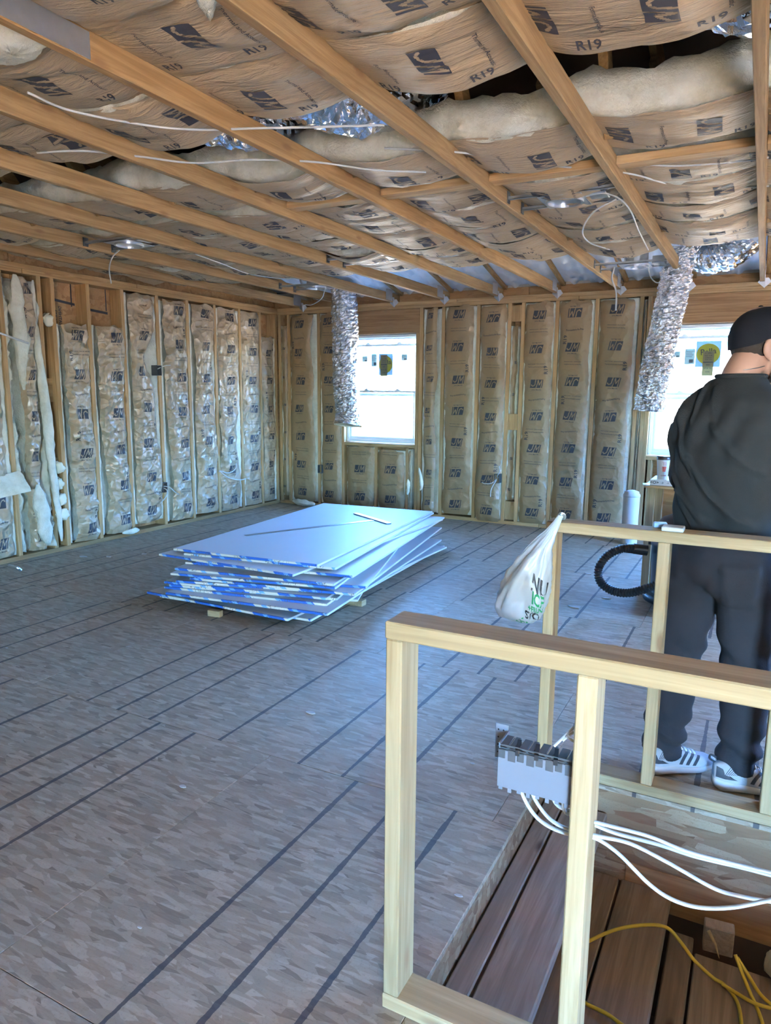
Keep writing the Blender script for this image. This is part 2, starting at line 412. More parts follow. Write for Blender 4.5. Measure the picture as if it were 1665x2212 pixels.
# ---- floor: OSB panels with printed fastening lines
floor = struct('floor')
OPEN = (-.605, XR, 1.36, 2.49)              # stairwell opening
def floor_panels():
    rows = [(-3.2, -2.59), (-2.575, -1.41), (-1.41, -.245), (-.245, .925), (.925, 2.085), (2.085, 3.25), (3.25, 4.415), (4.415, 5.58), (5.58, 6.745), (6.745, YB+D)]
    ends = [-1.0, -2.2, -.68, -1.2, -1.59, -.68, -1.75, -.55, -1.6, -.8]
    for (y0, y1), e in zip(rows, ends):
        x = e-2.34*3
        while x < XR+D:
            a, b = max(x, XL-D), min(x+2.34, XR+D)
            if b-a > .05:
                rects = [(a, b, y0, y1)]
                ox0, ox1, oy0, oy1 = OPEN
                if b > ox0 and a < ox1 and y1 > oy0 and y0 < oy1:
                    rects = []
                    if a < ox0: rects.append((a, ox0, y0, y1))
                    aa = max(a, ox0)
                    if y0 < oy0: rects.append((aa, b, y0, oy0))
                    if y1 > oy1: rects.append((aa, b, oy1, y1))
                for r in rects:
                    g = .0008
                    mb = MB().box(r[0]+g-x, r[1]-g-x, r[2]+g-y0, r[3]-g-y0, -.018, 0, c=.0012)
                    o = bpy.data.objects.new('osb_panel', mb.mesh('osb_panel', 'osb_floor')); COL.objects.link(o); o.parent = floor; o.location = (x, y0, 0)
            x += 2.34
    # dark sheets under the panels, left open at the stairwell
    piece('subfloor_sheet', 'roof_deck', floor, XL-D, -.64, YF, YB+D, -.06, -.022, c=0)
    piece('subfloor_sheet', 'roof_deck', floor, -.64, XR+D, YF, 1.34, -.06, -.022, c=0)
    piece('subfloor_sheet', 'roof_deck', floor, -.64, XR+D, 2.52, YB+D, -.06, -.022, c=0)
floor_panels()
# ---- stairwell lining
well = struct('wall_stairwell')
piece('osb_lining', 'osb_edge', well, -.625, -.606, 1.36, 2.49, -.20, -.0195)
piece('osb_lining', 'osb_edge', well, -.605, XR, 2.491, 2.515, -.275, -.001)
piece('osb_lining', 'osb_edge', well, -.605, -.30, 2.493, 2.515, -.36, -.277)
piece('rim_joist', 'header_x', well, -.30, XR, 2.488, 2.526, -.43, -.277)
piece('osb_lining', 'osb_edge', well, -.605, XR, 1.335, 1.355, -.6, -.02)
piece('well_leak_block', 'roof_deck', well, -.64, -.626, 1.335, 2.54, -.9, -.10, c=0)  # dark sheets added around the well to stop light leaking in
piece('well_leak_block', 'roof_deck', well, -.64, XR, 2.53, 2.55, -.9, -.36, c=0)
piece('well_leak_block', 'roof_deck', well, -.64, XR, 1.30, 1.33, -.9, -.5, c=0)
piece('well_leak_block', 'roof_deck', well, XR, XR+.02, 1.30, 2.55, -.9, -.06, c=0)
piece('well_leak_floor', 'roof_deck', well, -.64, XR, 1.30, 2.55, -.92, -.9, c=0)  # dark bottom added to close the well against stray light

# ---- left wall
wall_left = struct('wall_left')
LSTUD = [2.44, 2.86, 3.28, 3.70, 4.045, 4.17, 4.53, 4.915, 5.35, 5.77, 6.19, 6.61, 6.985, 7.30]
def stud_lr(y, z0=.038, z1=ZT-.076, m='fir_z'):
    return piece('stud', m, wall_left, XL-D, XL, y-.019, y+.019, z0, z1)
piece('bottom_plate', 'fir_y', wall_left, XL-D, XL, YF, YB, 0, .038)
piece('top_plate', 'fir_y', wall_left, XL-D, XL, YF, 3.9, ZT-.076, ZT-.0385)
piece('top_plate', 'fir_y', wall_left, XL-D, XL, 3.903, YB, ZT-.076, ZT-.0385)
piece('top_plate', 'fir_y', wall_left, XL-D, XL, YF, 5.1, ZT-.038, ZT)
piece('top_plate', 'fir_y', wall_left, XL-D, XL, 5.103, YB, ZT-.038, ZT)
for y in LSTUD: stud_lr(y)
for y in np.arange(YF+.02, 2.3, .42): stud_lr(float(y))
for k, y in enumerate(np.arange(YF-.2, YB+.1, 1.215)):
    piece('sheathing_panel', 'osb_wall', wall_left, XL-D-.012, XL-D-.001, float(y)+.002, float(y)+1.213, -.02, ZT+.5)
for z in (.62, 1.30): piece('blocking', 'fir_y', wall_left, XL-.09, XL-.052, 4.066, 4.15, z, z+.20)
def sheathing_print():
    mb = MB(); x = XL-D+.001
    fn = lambda a, b: (x, a, b)
    for (a0, b0, a1, b1) in ((4.2, 2.17, 4.5, 2.14), (4.56, 2.12, 4.86, 2.10)):
        mb.add([(x, a0, b0), (x, a1, b1), (x, a1, b1+.022), (x, a0, b0+.022)], [(0, 1, 2, 3)])
    for a in (4.27, 4.46, 4.84): mb.add([(x, a, 2.13), (x, a+.012, 2.13), (x, a+.012, 2.34), (x, a, 2.34)], [(0, 1, 2, 3)])
    for i, s in enumerate(('EXPOSURE 1', '7/16 APA', 'SHEATHING')): lettering(mb, s, .042, lambda p, q, i=i: (x, 4.24+i*.05+q, 2.02+p*.9), .02)
    mb.build('panel_printing', 'print_ink', wall_left)
sheathing_print()

# ---- back wall
wall_back = struct('wall_back')
W1 = (-4.405, -3.475, .82, 2.055); W2 = (-.965, -.035, .82, 2.055)
HZ = 2.06
def stud_b(x, z0=.038, z1=ZT-.076, m='fir_z', w=.038, name='stud'):
    return piece(name, m, wall_back, x-w/2, x+w/2, YB, YB+D, z0, z1)
BST = [-5.335, -5.20, -4.765, -3.148, -2.745, -2.403, -2.258, -1.906, -1.515, -1.10, .40, .82, 1.24, 1.66, 2.08, 2.5, 2.92, 3.28]
piece('bottom_plate', 'fir_x', wall_back, XL, -2.0, YB, YB+D, 0, .038)
piece('bottom_plate', 'fir_x', wall_back, -1.997, XR, YB, YB+D, 0, .038)
for a, b in ((XL, -1.7), (-1.697, XR)): piece('top_plate', 'fir_x', wall_back, a, b, YB, YB+D, ZT-.076, ZT-.0385)
for a, b in ((XL, -3.0), (-2.997, XR)): piece('top_plate', 'fir_x', wall_back, a, b, YB, YB+D, ZT-.038, ZT)
for x in BST: stud_b(x)
for (x0, x1, z0, z1) in (W1, W2):
    stud_b(x0-.021, .038, HZ, 'fir_z', name='jack_stud'); stud_b(x1+.021, .038, HZ, 'fir_z', name='jack_stud')
    stud_b(x0-.060, name='king_stud') if x0 > -2 else None
    stud_b(x1+.062, name='king_stud')
    piece('window_header', 'header_x', wall_back, x0-.04, x1+.041, YB+.006, YB+.05, HZ, ZT-.078)
    piece('header_back', 'header_x', wall_back, x0-.04, x1+.041, YB+.055, YB+D, HZ, ZT-.078)
    piece('rough_sill', 'fir_x', wall_back, x0-.001, x1+.001, YB, YB+D, .775, .812)
for x in (-3.975, -3.565): stud_b(x, .038, .774, name='cripple_stud')
for x in (-.93, -.68, -.30, -.07): stud_b(x, .038, .774, name='cripple_stud')
for z0, z1 in ((2.14, 2.30), (1.02, 1.19), (.05, .25)): piece('blocking', 'fir_z', wall_back, -2.383, -2.279, YB+.02, YB+.06, z0, z1)
def sheath_back():
    zs = [(-.02, .775), (2.06, ZT+.25)]
    xs = [XL-D, -4.41, -3.47, -.97, -.03, XR+D]
    for a, b in ((XL-D, -4.41), (-3.47, -2.25), (-2.248, -.97), (-.03, 1.2), (1.202, XR+D)):
        piece('sheathing_panel', 'osb_wall', wall_back, a, b, YB+D+.001, YB+D+.012, -.02, ZT+.1)
    for a, b in ((-4.41, -3.47), (-.97, -.03)):
        piece('sheathing_panel', 'osb_wall', wall_back, a, b, YB+D+.001, YB+D+.012, -.02, .812)
        piece('sheathing_panel', 'osb_wall', wall_back, a, b, YB+D+.001, YB+D+.012, 2.056, ZT+.1)
sheath_back()

# ---- windows (double hung, vinyl)
def window(n, R, labels):
    x0, x1, z0, z1 = R; w = struct('window_%d' % n, ((x0+x1)/2, YB+.1, z0)); y0, y1 = YB+.06, YB+.15
    f = .034
    piece('frame', 'vinyl', w, x0, x0+f, y0, y1, z0, z1, c=.004); piece('frame', 'vinyl', w, x1-f, x1, y0, y1, z0, z1, c=.004)
    piece('frame', 'vinyl', w, x0+f, x1-f, y0, y1, z0, z0+f, c=.004); piece('frame', 'vinyl', w, x0+f, x1-f, y0, y1, z1-f, z1, c=.004)
    piece('frame_stop', 'vinyl', w, x0+f, x1-f, y0+.03, y1, z1-f-.018, z1-f, c=.002)
    def sash(nm, ya, yb, za, zb, s, tr, br):
        e = bpy.data.objects.new(nm, None); COL.objects.link(e); e.parent = w
        piece('rail', 'vinyl', e, x0+f, x1-f, ya, yb, za, za+br, c=.003); piece('rail', 'vinyl', e, x0+f, x1-f, ya, yb, zb-tr, zb, c=.003)
        piece('stile', 'vinyl', e, x0+f, x0+f+s, ya, yb, za+br, zb-tr, c=.003); piece('stile', 'vinyl', e, x1-f-s, x1-f, ya, yb, za+br, zb-tr, c=.003)
        piece('pane', 'window_glass', e, x0+f+s, x1-f-s, (ya+yb)/2-.002, (ya+yb)/2+.002, za+br, zb-tr, c=0)
        for q in (.28, .72):
            xx = x0+(x1-x0)*q
            MB().prism([(-.035, 0), (-.02, .018), (.008, .022), (.014, .008), (.035, 0)], ya+.002, yb-.006, lambda a, b, d: (xx+a, d, zb+b)).build('sash_lock', 'vinyl', e)
        return e
    up = sash('sash', y0+.05, y0+.075, 1.36, 1.955, .022, .026, .034)
    lo = sash('sash', y0+.015, y0+.042, z0+f, 1.425, .026, .024, .03)
    yy = y0+.046
    for (a0, a1, b0, b1, mt, kind) in labels:
        st = MB().box(a0, a1, yy-.001, yy, b0, b1).build('sticker', mt, up)
        yy -= .0016
        if kind == 'disc':
            MB().prism([((a0+a1)/2+(a1-a0)*.47*math.cos(t), (b0+b1)/2+(b1-b0)*.40*math.sin(t)) for t in np.linspace(0, 2*PI, 33)[:-1]], yy-.001, yy, lambda a, b, d: (a, d, b)).build('sticker_disc', 'sticker_yellow', st)
            mb = MB(); lettering(mb, 'Pella', .075, lambda a, b: ((a0+a1)/2+a, yy-.0015, (b0+b1)/2+.02+b), .01, .12); mb.build('sticker_lettering', 'print_ink', st); yy -= .002
        elif kind == 'text':
            mb = MB(); w_, h_ = a1-a0, b1-b0
            mb.box(a0+w_*.05, a1-w_*.05, yy-.0006, yy-.0001, b0+h_*.53, b0+h_*.57)
            for k, (q, s) in enumerate(((.92, 'A  NFRC'), (.82, '0.27  0.30'), (.74, 'U-Factor'), (.66, '0.53  0.3'), (.44, '4500'), (.30, 'DP 35  PG'), (.16, 'series'))):
                lettering(mb, s, min(.016, w_*.2), lambda a, b, q=q: ((a0+a1)/2+a, yy-.0006, b0+h_*q+b), .02)
            mb.build('sticker_lettering', 'print_ink', st); yy -= .001
        else:
            mb = MB(); w_, h_ = a1-a0, b1-b0
            for k in range(4): mb.box(a0+w_*.12, a1-w_*(.15+.12*(k % 2)), yy-.0006, yy-.0001, b0+h_*(.82-.11*k), b0+h_*(.85-.11*k))
            mb.box(a0+w_*.45, a1-w_*.15, yy-.0006, yy-.0001, b0+h_*.1, b0+h_*.32)
            mb.build('sticker_lettering', 'print_ink', st)
LB1 = [(-4.0, -3.815, 1.60, 1.845, 'sticker_blue', 'disc'), (-3.975, -3.885, 1.59, 1.83, 'sticker_tan', 'text'), (-4.095, -4.02, 1.70, 1.845, 'sticker_pale', ''), (-4.215, -4.145, 1.755, 1.82, 'sticker_pale', ''), (-3.70, -3.625, 1.765, 1.835, 'sticker_pale', '')]
LB2 = [(-.60, -.385, 1.665, 1.905, 'sticker_blue', 'disc'), (-.535, -.44, 1.585, 1.81, 'sticker_tan', 'text'), (-.695, -.605, 1.69, 1.835, 'sticker_pale', ''), (-.80, -.735, 1.755, 1.815, 'sticker_pale', '')]
window(1, W1, LB1); window(2, W2, LB2)

# ---- right and front walls, with an unseen window and an added doorway for light
def shell_wall(name, axis, pos, a0, a1, holes, sgn):
    w = struct(name)
    def bx(a, b, z0, z1):
        if b-a < .01 or z1-z0 < .01: return
        lo, hi = (pos, pos+sgn*D) if sgn > 0 else (pos+sgn*D, pos)
        if axis == 'x': piece('wall_panel', 'wall_plain', w, lo, hi, a, b, z0, z1, c=0)
        else: piece('wall_panel', 'wall_plain', w, a, b, lo, hi, z0, z1, c=0)
    x = a0
    for (h0, h1, z0, z1) in holes:
        bx(x, h0, 0, ZT); bx(h0, h1, 0, z0); bx(h0, h1, z1, ZT); x = h1
    bx(x, a1, 0, ZT)
    return w
shell_wall('wall_right', 'x', XR, YF, YB+D, [(4.2, 6.4, .85, 2.12)], 1)
shell_wall('wall_front', 'y', YF, XL-D, XR+D, [(1.3, 2.4, .03, 2.15)], -1)  # doorway added behind the camera for fill light and sun

# ---- ceiling: joists, rafters, roof deck, vent baffles
ceiling = struct('ceiling')
JX = [-.096-.6125*k for k in range(9)]+[.5165, 1.129, 1.74, 2.354, 2.967]
JT = ZT+.0905
SL = .22; Y0R, Z0R = YB+D, ZT+.075; YRIDGE = 1.6
rz = lambda y: Z0R+SL*(YB+D-y)
def tie(x, parent):
    s = bpy.data.objects.new('truss_plate', None)
    mb = MB()
    mb.box(x+.0195, x+.021, YB-.20, YB-.05, ZT+.008, ZT+.125)
    for r in range(6):
        for c_ in range(7): mb.box(x+.021, x+.0225, YB-.193+c_*.02, YB-.184+c_*.02, ZT+.014+r*.018, ZT+.024+r*.018)
    mb.build('truss_plate', 'galvanized', parent)
    mb = MB(); f = lambda a, b, d: (x+.022+d, a, b)
    mb.prism([(YB-.055, ZT+.05), (YB-.004, ZT+.05), (YB-.004, ZT-.06), (YB-.03, ZT-.005)], 0, .0015, f)
    mb.prism([(-.055, ZT-.005), (0, ZT-.055), (.055, ZT-.005), (.03, ZT+.03), (-.03, ZT+.03)], YB-.0035, YB-.002, lambda a, b, d: (x+.02+a, d, b))
    for a, b in ((-.03, ZT-.012), (0, ZT-.034), (.03, ZT-.012)): mb.prism([(a+.005*math.cos(t), b+.005*math.sin(t)) for t in np.linspace(0, 2*PI, 9)[:-1]], YB-.005, YB-.0036, lambda p, q, d: (x+.02+p, d, q))
    mb.build('hurricane_tie', 'galvanized', parent)
for i, x in enumerate(JX):
    j = piece('ceiling_joist', 'fir_y', ceiling, x-.019, x+.019, YF, YB+D, ZT+.0005, JT, c=.003)
    if -5.2 < x < .3: tie(x, j)
    if i == 3: piece('truss_plate', 'galvanized', j, x+.0192, x+.0207, 1.36, 1.68, ZT+.006, ZT+.084, c=0)
    t = MB()
    for (ya, yb) in ((YB+D+.35, YRIDGE), (-3.6, YRIDGE)):
        za = rz(ya) if ya > YRIDGE else rz(YRIDGE)-SL*(YRIDGE-ya); zb = rz(YRIDGE)
        t.bar((x+.041, ya, za+.08), (x+.041, yb, zb+.08), .038, .14, c=.002)
    t.build('rafter', 'fir_y', ceiling)
    if i < 9 and -5.3 < x < .6:
        for yw in (3.3, 5.2):
            MB().bar((x+.041, yw, JT), (x+.041, yw-.9, rz(max(yw-.9, YRIDGE))), .038, .085, up=(0, 1, 0), c=.002).build('web', 'fir_y', ceiling)
def deck():
    for (ya, yb) in ((YB+D+.5, YRIDGE), (-3.7, YRIDGE)):
        za = rz(ya) if ya > YRIDGE else rz(YRIDGE)-SL*(YRIDGE-ya)
        MB().bar(((XL+XR)/2, ya, za+.165), ((XL+XR)/2, yb, rz(YRIDGE)+.165), XR-XL+1.2, .02).build('roof_deck', 'roof_deck', ceiling)
    for x in (XL-D-.05, XR+D+.05):
        MB().prism([(-3.7, ZT), (YB+D+.3, ZT), (YB+D+.3, ZT+.2), (YRIDGE, rz(YRIDGE)+.2), (-3.7, ZT+.2)], x-.01, x+.01, lambda a, b, d: (d, a, b)).build('gable_end', 'roof_deck', ceiling)
    piece('eave_board', 'roof_deck', ceiling, XL-D, XR+D, YB+D+.05, YB+D+.07, ZT-.02, ZT+.3, c=0)
    piece('eave_board', 'roof_deck', ceiling, XL-D, XR+D, -3.72, -3.7, ZT-.5, ZT+.4, c=0)
    piece('soffit', 'roof_deck', ceiling, XL-D, XR+D, -3.7, YF, ZT, ZT+.02, c=0)
deck()
def baffles():
    for i in range(9):
        xa = JX[i]+.065; xb = (JX[i-1] if i else JX[9])-.0+.018
        nu, nv = 36, 60; xs = np.linspace(xa, xb, nu); ys = np.linspace(5.3, YB+.10, nv); X, Y = np.meshgrid(xs, ys)
        Zb = rz(Y)+.035; dz = np.zeros_like(X)
        for cx in (.17, .38, .62, .83):
            for cy in np.arange(5.38, YB+.1, .17):
                r2 = ((X-(xa+(xb-xa)*cx))**2+(Y-cy-(.085 if cx in (.38, .83) else 0))**2)/.034**2
                dz -= .032*np.exp(-r2**2)
        rib = np.abs((X-xa)/(xb-xa)-.5) < .05; dz = dz+np.where(rib, -.02, 0)
        MB().grid(np.dstack([X, Y, Zb+dz])).build('vent_baffle', 'baffle_foam', ceiling, smooth=True)
baffles()
for k in range(5):
    xa, xb = JX[k]+.0195 if k < 5 else 0, 0
    xb = (JX[k-1] if k else JX[9])-.0195
    piece('blocking', 'fir_x', ceiling, xa, xb, 3.56, 3.649, ZT+.046, ZT+.084, c=.003)

# ---- ground outside
g = MB().box(-120, 120, -120, 120, -3.3, -3.2).build('ground', 'ground'); g['kind'] = 'structure'
g = MB().box(-9, 9, -14, YF-.2, -.25, -.12).build('floor_bounce_added', 'bounce_slab'); g['kind'] = 'structure'  # unseen slab added to bounce warm sun through the doorway
n_ = struct('wall_sky_block_added', (0, 14.5, -3.2))  # added walls outside, shaped to block low sky from the windows
piece('sky_block_face', 'sky_block_face', n_, 12, 12.2, -10, 14.3, -3.2, 2.9, c=0)
piece('sky_block_face', 'sky_block_face', n_, -16, 14, 14.5, 14.7, -3.2, 2.2, c=0)
for k in range(17): piece('sky_block_board', 'sky_block_face', n_, -16, 14, 14.47, 14.5, -3.2+k*.3, -3.2+k*.3+.28, c=0)
piece('leak_cover', 'wall_plain', wall_left, XL-D-.03, XL-D-.014, YF-.2, YB+D+.1, -.1, ZT+.4, c=0)  # outer sheet added to block light leaking through sheathing gaps
for a, b, z0, z1 in ((XL-D, -4.41, -.1, 2.6), (-3.47, -.97, -.1, 2.6), (-.03, XR+D, -.1, 2.6), (-4.41, -3.47, -.1, .812), (-4.41, -3.47, 2.056, 2.6), (-.97, -.03, -.1, .812), (-.97, -.03, 2.056, 2.6)):
    piece('leak_cover', 'wall_plain', wall_back, a, b, YB+D+.014, YB+D+.03, z0, z1, c=0)  # same added leak cover behind the back wall

# ================================================================ INSULATION
def logo_cells():
    """dark slanted block with the two letters left open, as small cells (so that it follows the paper)"""
    J = [((.40, 1.05), (.37, .42)), ((.37, .42), (.30, .25)), ((.30, .25), (.18, .22)), ((.18, .22), (.08, .36))]
    Mm = [((.50, -.05), (.60, .92)), ((.60, .92), (.72, .34)), ((.72, .34), (.90, .92)), ((.90, .92), (.90, -.05))]
    nx, ny = 44, 26; V = []; F = []; idx = {}
    def dseg(p, a, b):
        ax, ay = a; bx, by = b; dx, dy = (bx-ax)*1.65, by-ay; px, py = (p[0]-ax)*1.65, p[1]-ay
        t = max(0, min(1, (px*dx+py*dy)/(dx*dx+dy*dy+1e-9))); return math.hypot(px-t*dx, py-t*dy)
    def vid(i, j):
        if (i, j) not in idx:
            u, v = i/nx, j/ny; idx[(i, j)] = len(V); V.append(((u-.5)*1.65+(v-.5)*.22, v-.5))
        return idx[(i, j)]
    for i in range(nx):
        for j in range(ny):
            p = ((i+.5)/nx, (j+.5)/ny)
            if min(dseg(p, a, b) for a, b in J) < .062 or min(dseg(p, a, b) for a, b in Mm) < .058: continue
            F.append((vid(i, j), vid(i+1, j), vid(i+1, j+1), vid(i, j+1)))
    return np.array(V), F
LOGO = logo_cells()

class Sheet:
    """a paper sheet as a grid of points; at(s,t) interpolates it so that print lies on it"""
    def __init__(s, P, N): s.P = P; s.N = N; s.nv, s.nu = P.shape[:2]
    def at(s, a, b, off=.0016):
        a = np.clip(np.asarray(a, float), 0, 1)*(s.nu-1); b = np.clip(np.asarray(b, float), 0, 1)*(s.nv-1)
        i = np.minimum(a.astype(int), s.nu-2); j = np.minimum(b.astype(int), s.nv-2); fa = (a-i)[:, None]; fb = (b-j)[:, None]
        P = s.P; q = (P[j, i]*(1-fa)+P[j, i+1]*fa)*(1-fb)+(P[j+1, i]*(1-fa)+P[j+1, i+1]*fa)*fb
        return q+s.N*off
def printing(sheet, W, L, rng, parent, size=.088, step=.34, start=.12, u0=.5, side=True, flip0=0):
    """logos, text lines and R-value stamps along a batt of width W and length L"""
    mb = MB(); v = start*L if start < 0 else start; k = flip0
    def put(V, F, cu, cv, rot):
        c, s_ = math.cos(rot), math.sin(rot); x = V[:, 0]*c-V[:, 1]*s_; y = V[:, 0]*s_+V[:, 1]*c
        a = (cu+x)/W; b = (cv+y)/L
        if a.min() < .01 or a.max() > .99 or b.min() < .002 or b.max() > .998: return
        if F is LOGO[1]:
            MB().add(sheet.at(a, b), F).build('printed_logo', 'print_ink', parent)
        else: mb.add(sheet.at(a, b), F)
    drift = rng.uniform(-.012, .012)
    while v < L-.04:
        rot = (PI if k % 2 else 0)+rng.uniform(-.05, .05); cu = W*u0+drift+rng.uniform(-.01, .01)
        put(LOGO[0]*size, LOGO[1], cu, v, rot)
        t, f = text2d('Johns Manville', .0185, .008); t = t.copy()
        yy = -.062*math.cos(rot); put(t, f, cu, v+yy, rot)
        vv = v+step*.5
        if k % 3 == 0:
            t, f = text2d('Formaldehyde-free', .026, .01); t = t.copy(); t[:, 1] += .006*np.sin(t[:, 0]*22)
            put(t, f, W*u0, vv, rot)
        else:
            t, f = text2d('Thermal and Acoustic Insulation', .0155, .012); put(t, f, W*u0, vv, rot)
            t, f = text2d('KRAFT FACING   VAPOR RETARDER', .0125, .012); put(t, f, W*u0, vv+.028, rot)
        if side and k % 2 == 0 and rng.random() < .75:
            t, f = text2d('R19', .055, .02); put(t, f, W*(.82 if rng.random() < .7 else .2), vv-.05+rng.uniform(-.05, .05), PI/2)
        v += step*rng.uniform(.97, 1.03); k += 1
    if mb.v: mb.build('fine_print', 'print_ink', parent)['kind'] = 'stuff'

def wall_batt(label, group, O, U, N, W, L, seed, mat='kraft_back_shaded', bulge=.018, crumple=.006, left=.0, right=.0, sag=0.0, fluff=.012, cut_top=None, recess=.012, u0=.5, start=.12, depth=.12, kinks=(), tilt=0.0, side=True):
    rng = random.Random(seed); O = np.array(O, float); U = np.array(U, float); N = np.array(N, float); V = np.array((0, 0, 1.0))
    root = thing('insulation_batt', label, 'insulation', tuple(O+U*W/2), group)
    nu = max(8, int(W/.022)); nv = max(8, int(L/.022))
    s, t = np.meshgrid(np.linspace(0, 1, nu), np.linspace(0, 1, nv)); v = t*L
    wl = left+.012*(1+vn(v*4, 0*v, seed))*.6+.014*np.maximum(0, vn(v*1.6, 0*v+4, seed+1))+.004*vn(v*22, 0*v, seed+40); wr = right+.012*(1+vn(v*4, 0*v+9, seed+2))*.6+.014*np.maximum(0, vn(v*1.6, 0*v+14, seed+3))+.004*vn(v*22, 0*v+5, seed+41)
    for (kv, kw, lr, am) in kinks:
        g_ = am*np.exp(-((v-kv)/kw)**2)
        if lr == 'l': wl = wl+g_
        else: wr = wr+g_
    u = wl+(W-wl-wr)*s
    e = np.abs(2*s-1)
    d = bulge*(1-e**4)-recess*e**6+tilt*(s-.5)
    d = d+crumple*1.6*fbm(u*4, v*2.4, seed+5, 3)+crumple*1.3*ridge(u*7+.6*vn(v*5, u*5, seed), v*5, seed+6, 2)*(.6+.4*vn(u*2, v*1.5, seed+8))+crumple*.55*ridge(u*15+vn(v*9, u*9, seed), v*13, seed+9, 2)
    for fv in np.arange(.28, L, .34): d = d-.004*np.exp(-((v-fv+.01*vn(u*9, 0*u, seed))/.010)**2)
    d = d+sag*np.exp(-((v-.25)/.22)**2)
    end = np.minimum(t, 1-t)*L; d = d-.02*np.exp(-(end/.03)**2)
    P = O+u[..., None]*U+v[..., None]*V+d[..., None]*N
    P[-1] += V*.02*vn(u[-1]*14, 0, seed+11)[:, None]
    sh = Sheet(P, N)
    MB().grid(P).build('paper_facing', mat, root, smooth=True)
    # glass fibre core behind the paper
    prof = [(0, -depth), (-.002, -depth*.6), (-.002, -.03), (.006, -.012), (.055, -.010), (.17, -.01), (.5, -.008), (.83, -.01), (.945, -.010), (.994, -.012), (1.002, -.03), (1.002, -depth*.6), (1, -depth)]
    cs = np.linspace(0, 1, max(8, int(L/.025))); rows = []
    for q in cs:
        vv = q*(L-.006)+.003; row = []
        for i, (a, b) in enumerate(prof):
            fl = fluff*(vn(vv*9, i*1.7, seed+20)*.7+vn(vv*30, i*2.3, seed+21)*.5)
            bb = b
            if 2 < i < 10:
                bb = min(b, .0)+bulge*(1-abs(2*a-1)**4)*.8 - .006
                bb += (fl*.9 if i in (3, 4, 8, 9) else 0)
                if i in (5, 6, 7): bb -= crumple*2.6+.004
            row.append(O+U*(min(max(a*W, .001), W-.001))+V*vv+N*bb)
        rows.append(row)
    mb = MB(); n_ = len(prof); mb.grid(np.array(rows)); b0 = len(mb.v)
    mb.f.append(tuple(range(n_))); mb.f.append(tuple(range(b0-n_, b0))); mb.m.extend([0, 0])
    mb.build('fibreglass_core', 'fibreglass', root, smooth=True)
    printing(sh, W, L, rng, root, u0=u0, start=start, flip0=seed % 2, size=min(.088, W*.27), side=side)
    return root
ORD = ['first', 'second', 'third', 'fourth', 'fifth', 'sixth', 'seventh', 'eighth', 'ninth', 'tenth', 'eleventh']
# left wall: bays counted from the room corner
def lb(i0, label, z0, z1, seed, **k):
    a, b = LSTUD[i0]+.02, LSTUD[i0+1]-.02
    k['crumple'] = k.get('crumple', .006)*1.9; k['left'] = k.get('left', 0)*.75; k['right'] = k.get('right', 0)*.9
    k['kinks'] = [(a_, b_, c_, d_*(.75 if d_ < .1 else .95)) for a_, b_, c_, d_ in k.get('kinks', ())]
    return wall_batt(label, 'batts in the left wall', (XL+.002, a, z0), (0, 1, 0), (1, 0, 0), b-a, z1-z0, seed, 'kraft_crumpled', **k)
lb(12, 'narrow dark kraft insulation batt in the left wall, tucked into the room corner', .05, 2.05, 11, right=.02, left=.04, bulge=.0, recess=.03)
lb(11, 'kraft insulation batt in left wall, one bay out from the corner bay', .05, 2.31, 12, crumple=.005, bulge=.02)
lb(10, 'crumpled kraft batt in left wall with two white cable ends at its right edge', .05, 2.30, 13, crumple=.011, bulge=.03, right=.035, kinks=[(.75, .3, 'r', .05)])
lb(9, 'kraft batt in left wall with sharp horizontal crease at mid height', .07, 2.30, 14, crumple=.010, bulge=.03, left=.05, kinks=[(1.5, .35, 'l', .06), (.4, .25, 'l', .03)])
lb(8, 'tall smooth-topped kraft batt in left wall just right of both black boxes', .06, 2.29, 15, crumple=.009, bulge=.032, left=.07, kinks=[(.5, .35, 'l', .05)], u0=.56)
lb(7, 'kraft batt in left wall with handwritten-looking dark print beside black boxes', .10, 2.31, 16, crumple=.011, bulge=.03, left=.045, right=.03, kinks=[(1.62, .18, 'r', .16), (1.25, .3, 'r', .06)])
lb(6, 'shortened kraft batt in left wall with folded top flap below bare sheathing', .06, 1.98, 17, crumple=.012, bulge=.03, left=.05, u0=.6, kinks=[(.4, .3, 'l', .06)])
lb(5, 'badly crumpled shortened kraft batt in left wall with white edge strip at left', .05, 1.96, 18, crumple=.017, bulge=.034, left=.05, sag=.02, u0=.55, kinks=[(.4, .4, 'l', .04)])
lb(3, 'twisted kraft batt in left wall bulging white fibre along both edges', .06, 2.28, 19, crumple=.016, bulge=.045, left=.10, right=.07, fluff=.05, kinks=[(1.9, .3, 'l', .05), (.3, .3, 'r', .08), (1.2, .5, 'r', .03)])
lb(2, 'leftmost kraft batt in left wall with torn white flap near its foot', .05, 2.28, 20, crumple=.009, bulge=.03, right=.03, u0=.55)
lb(1, 'kraft batt in left wall beyond the left picture edge, nearer the camera', .05, 2.30, 21)
lb(0, 'kraft batt in left wall furthest from the room corner', .05, 2.30, 22)
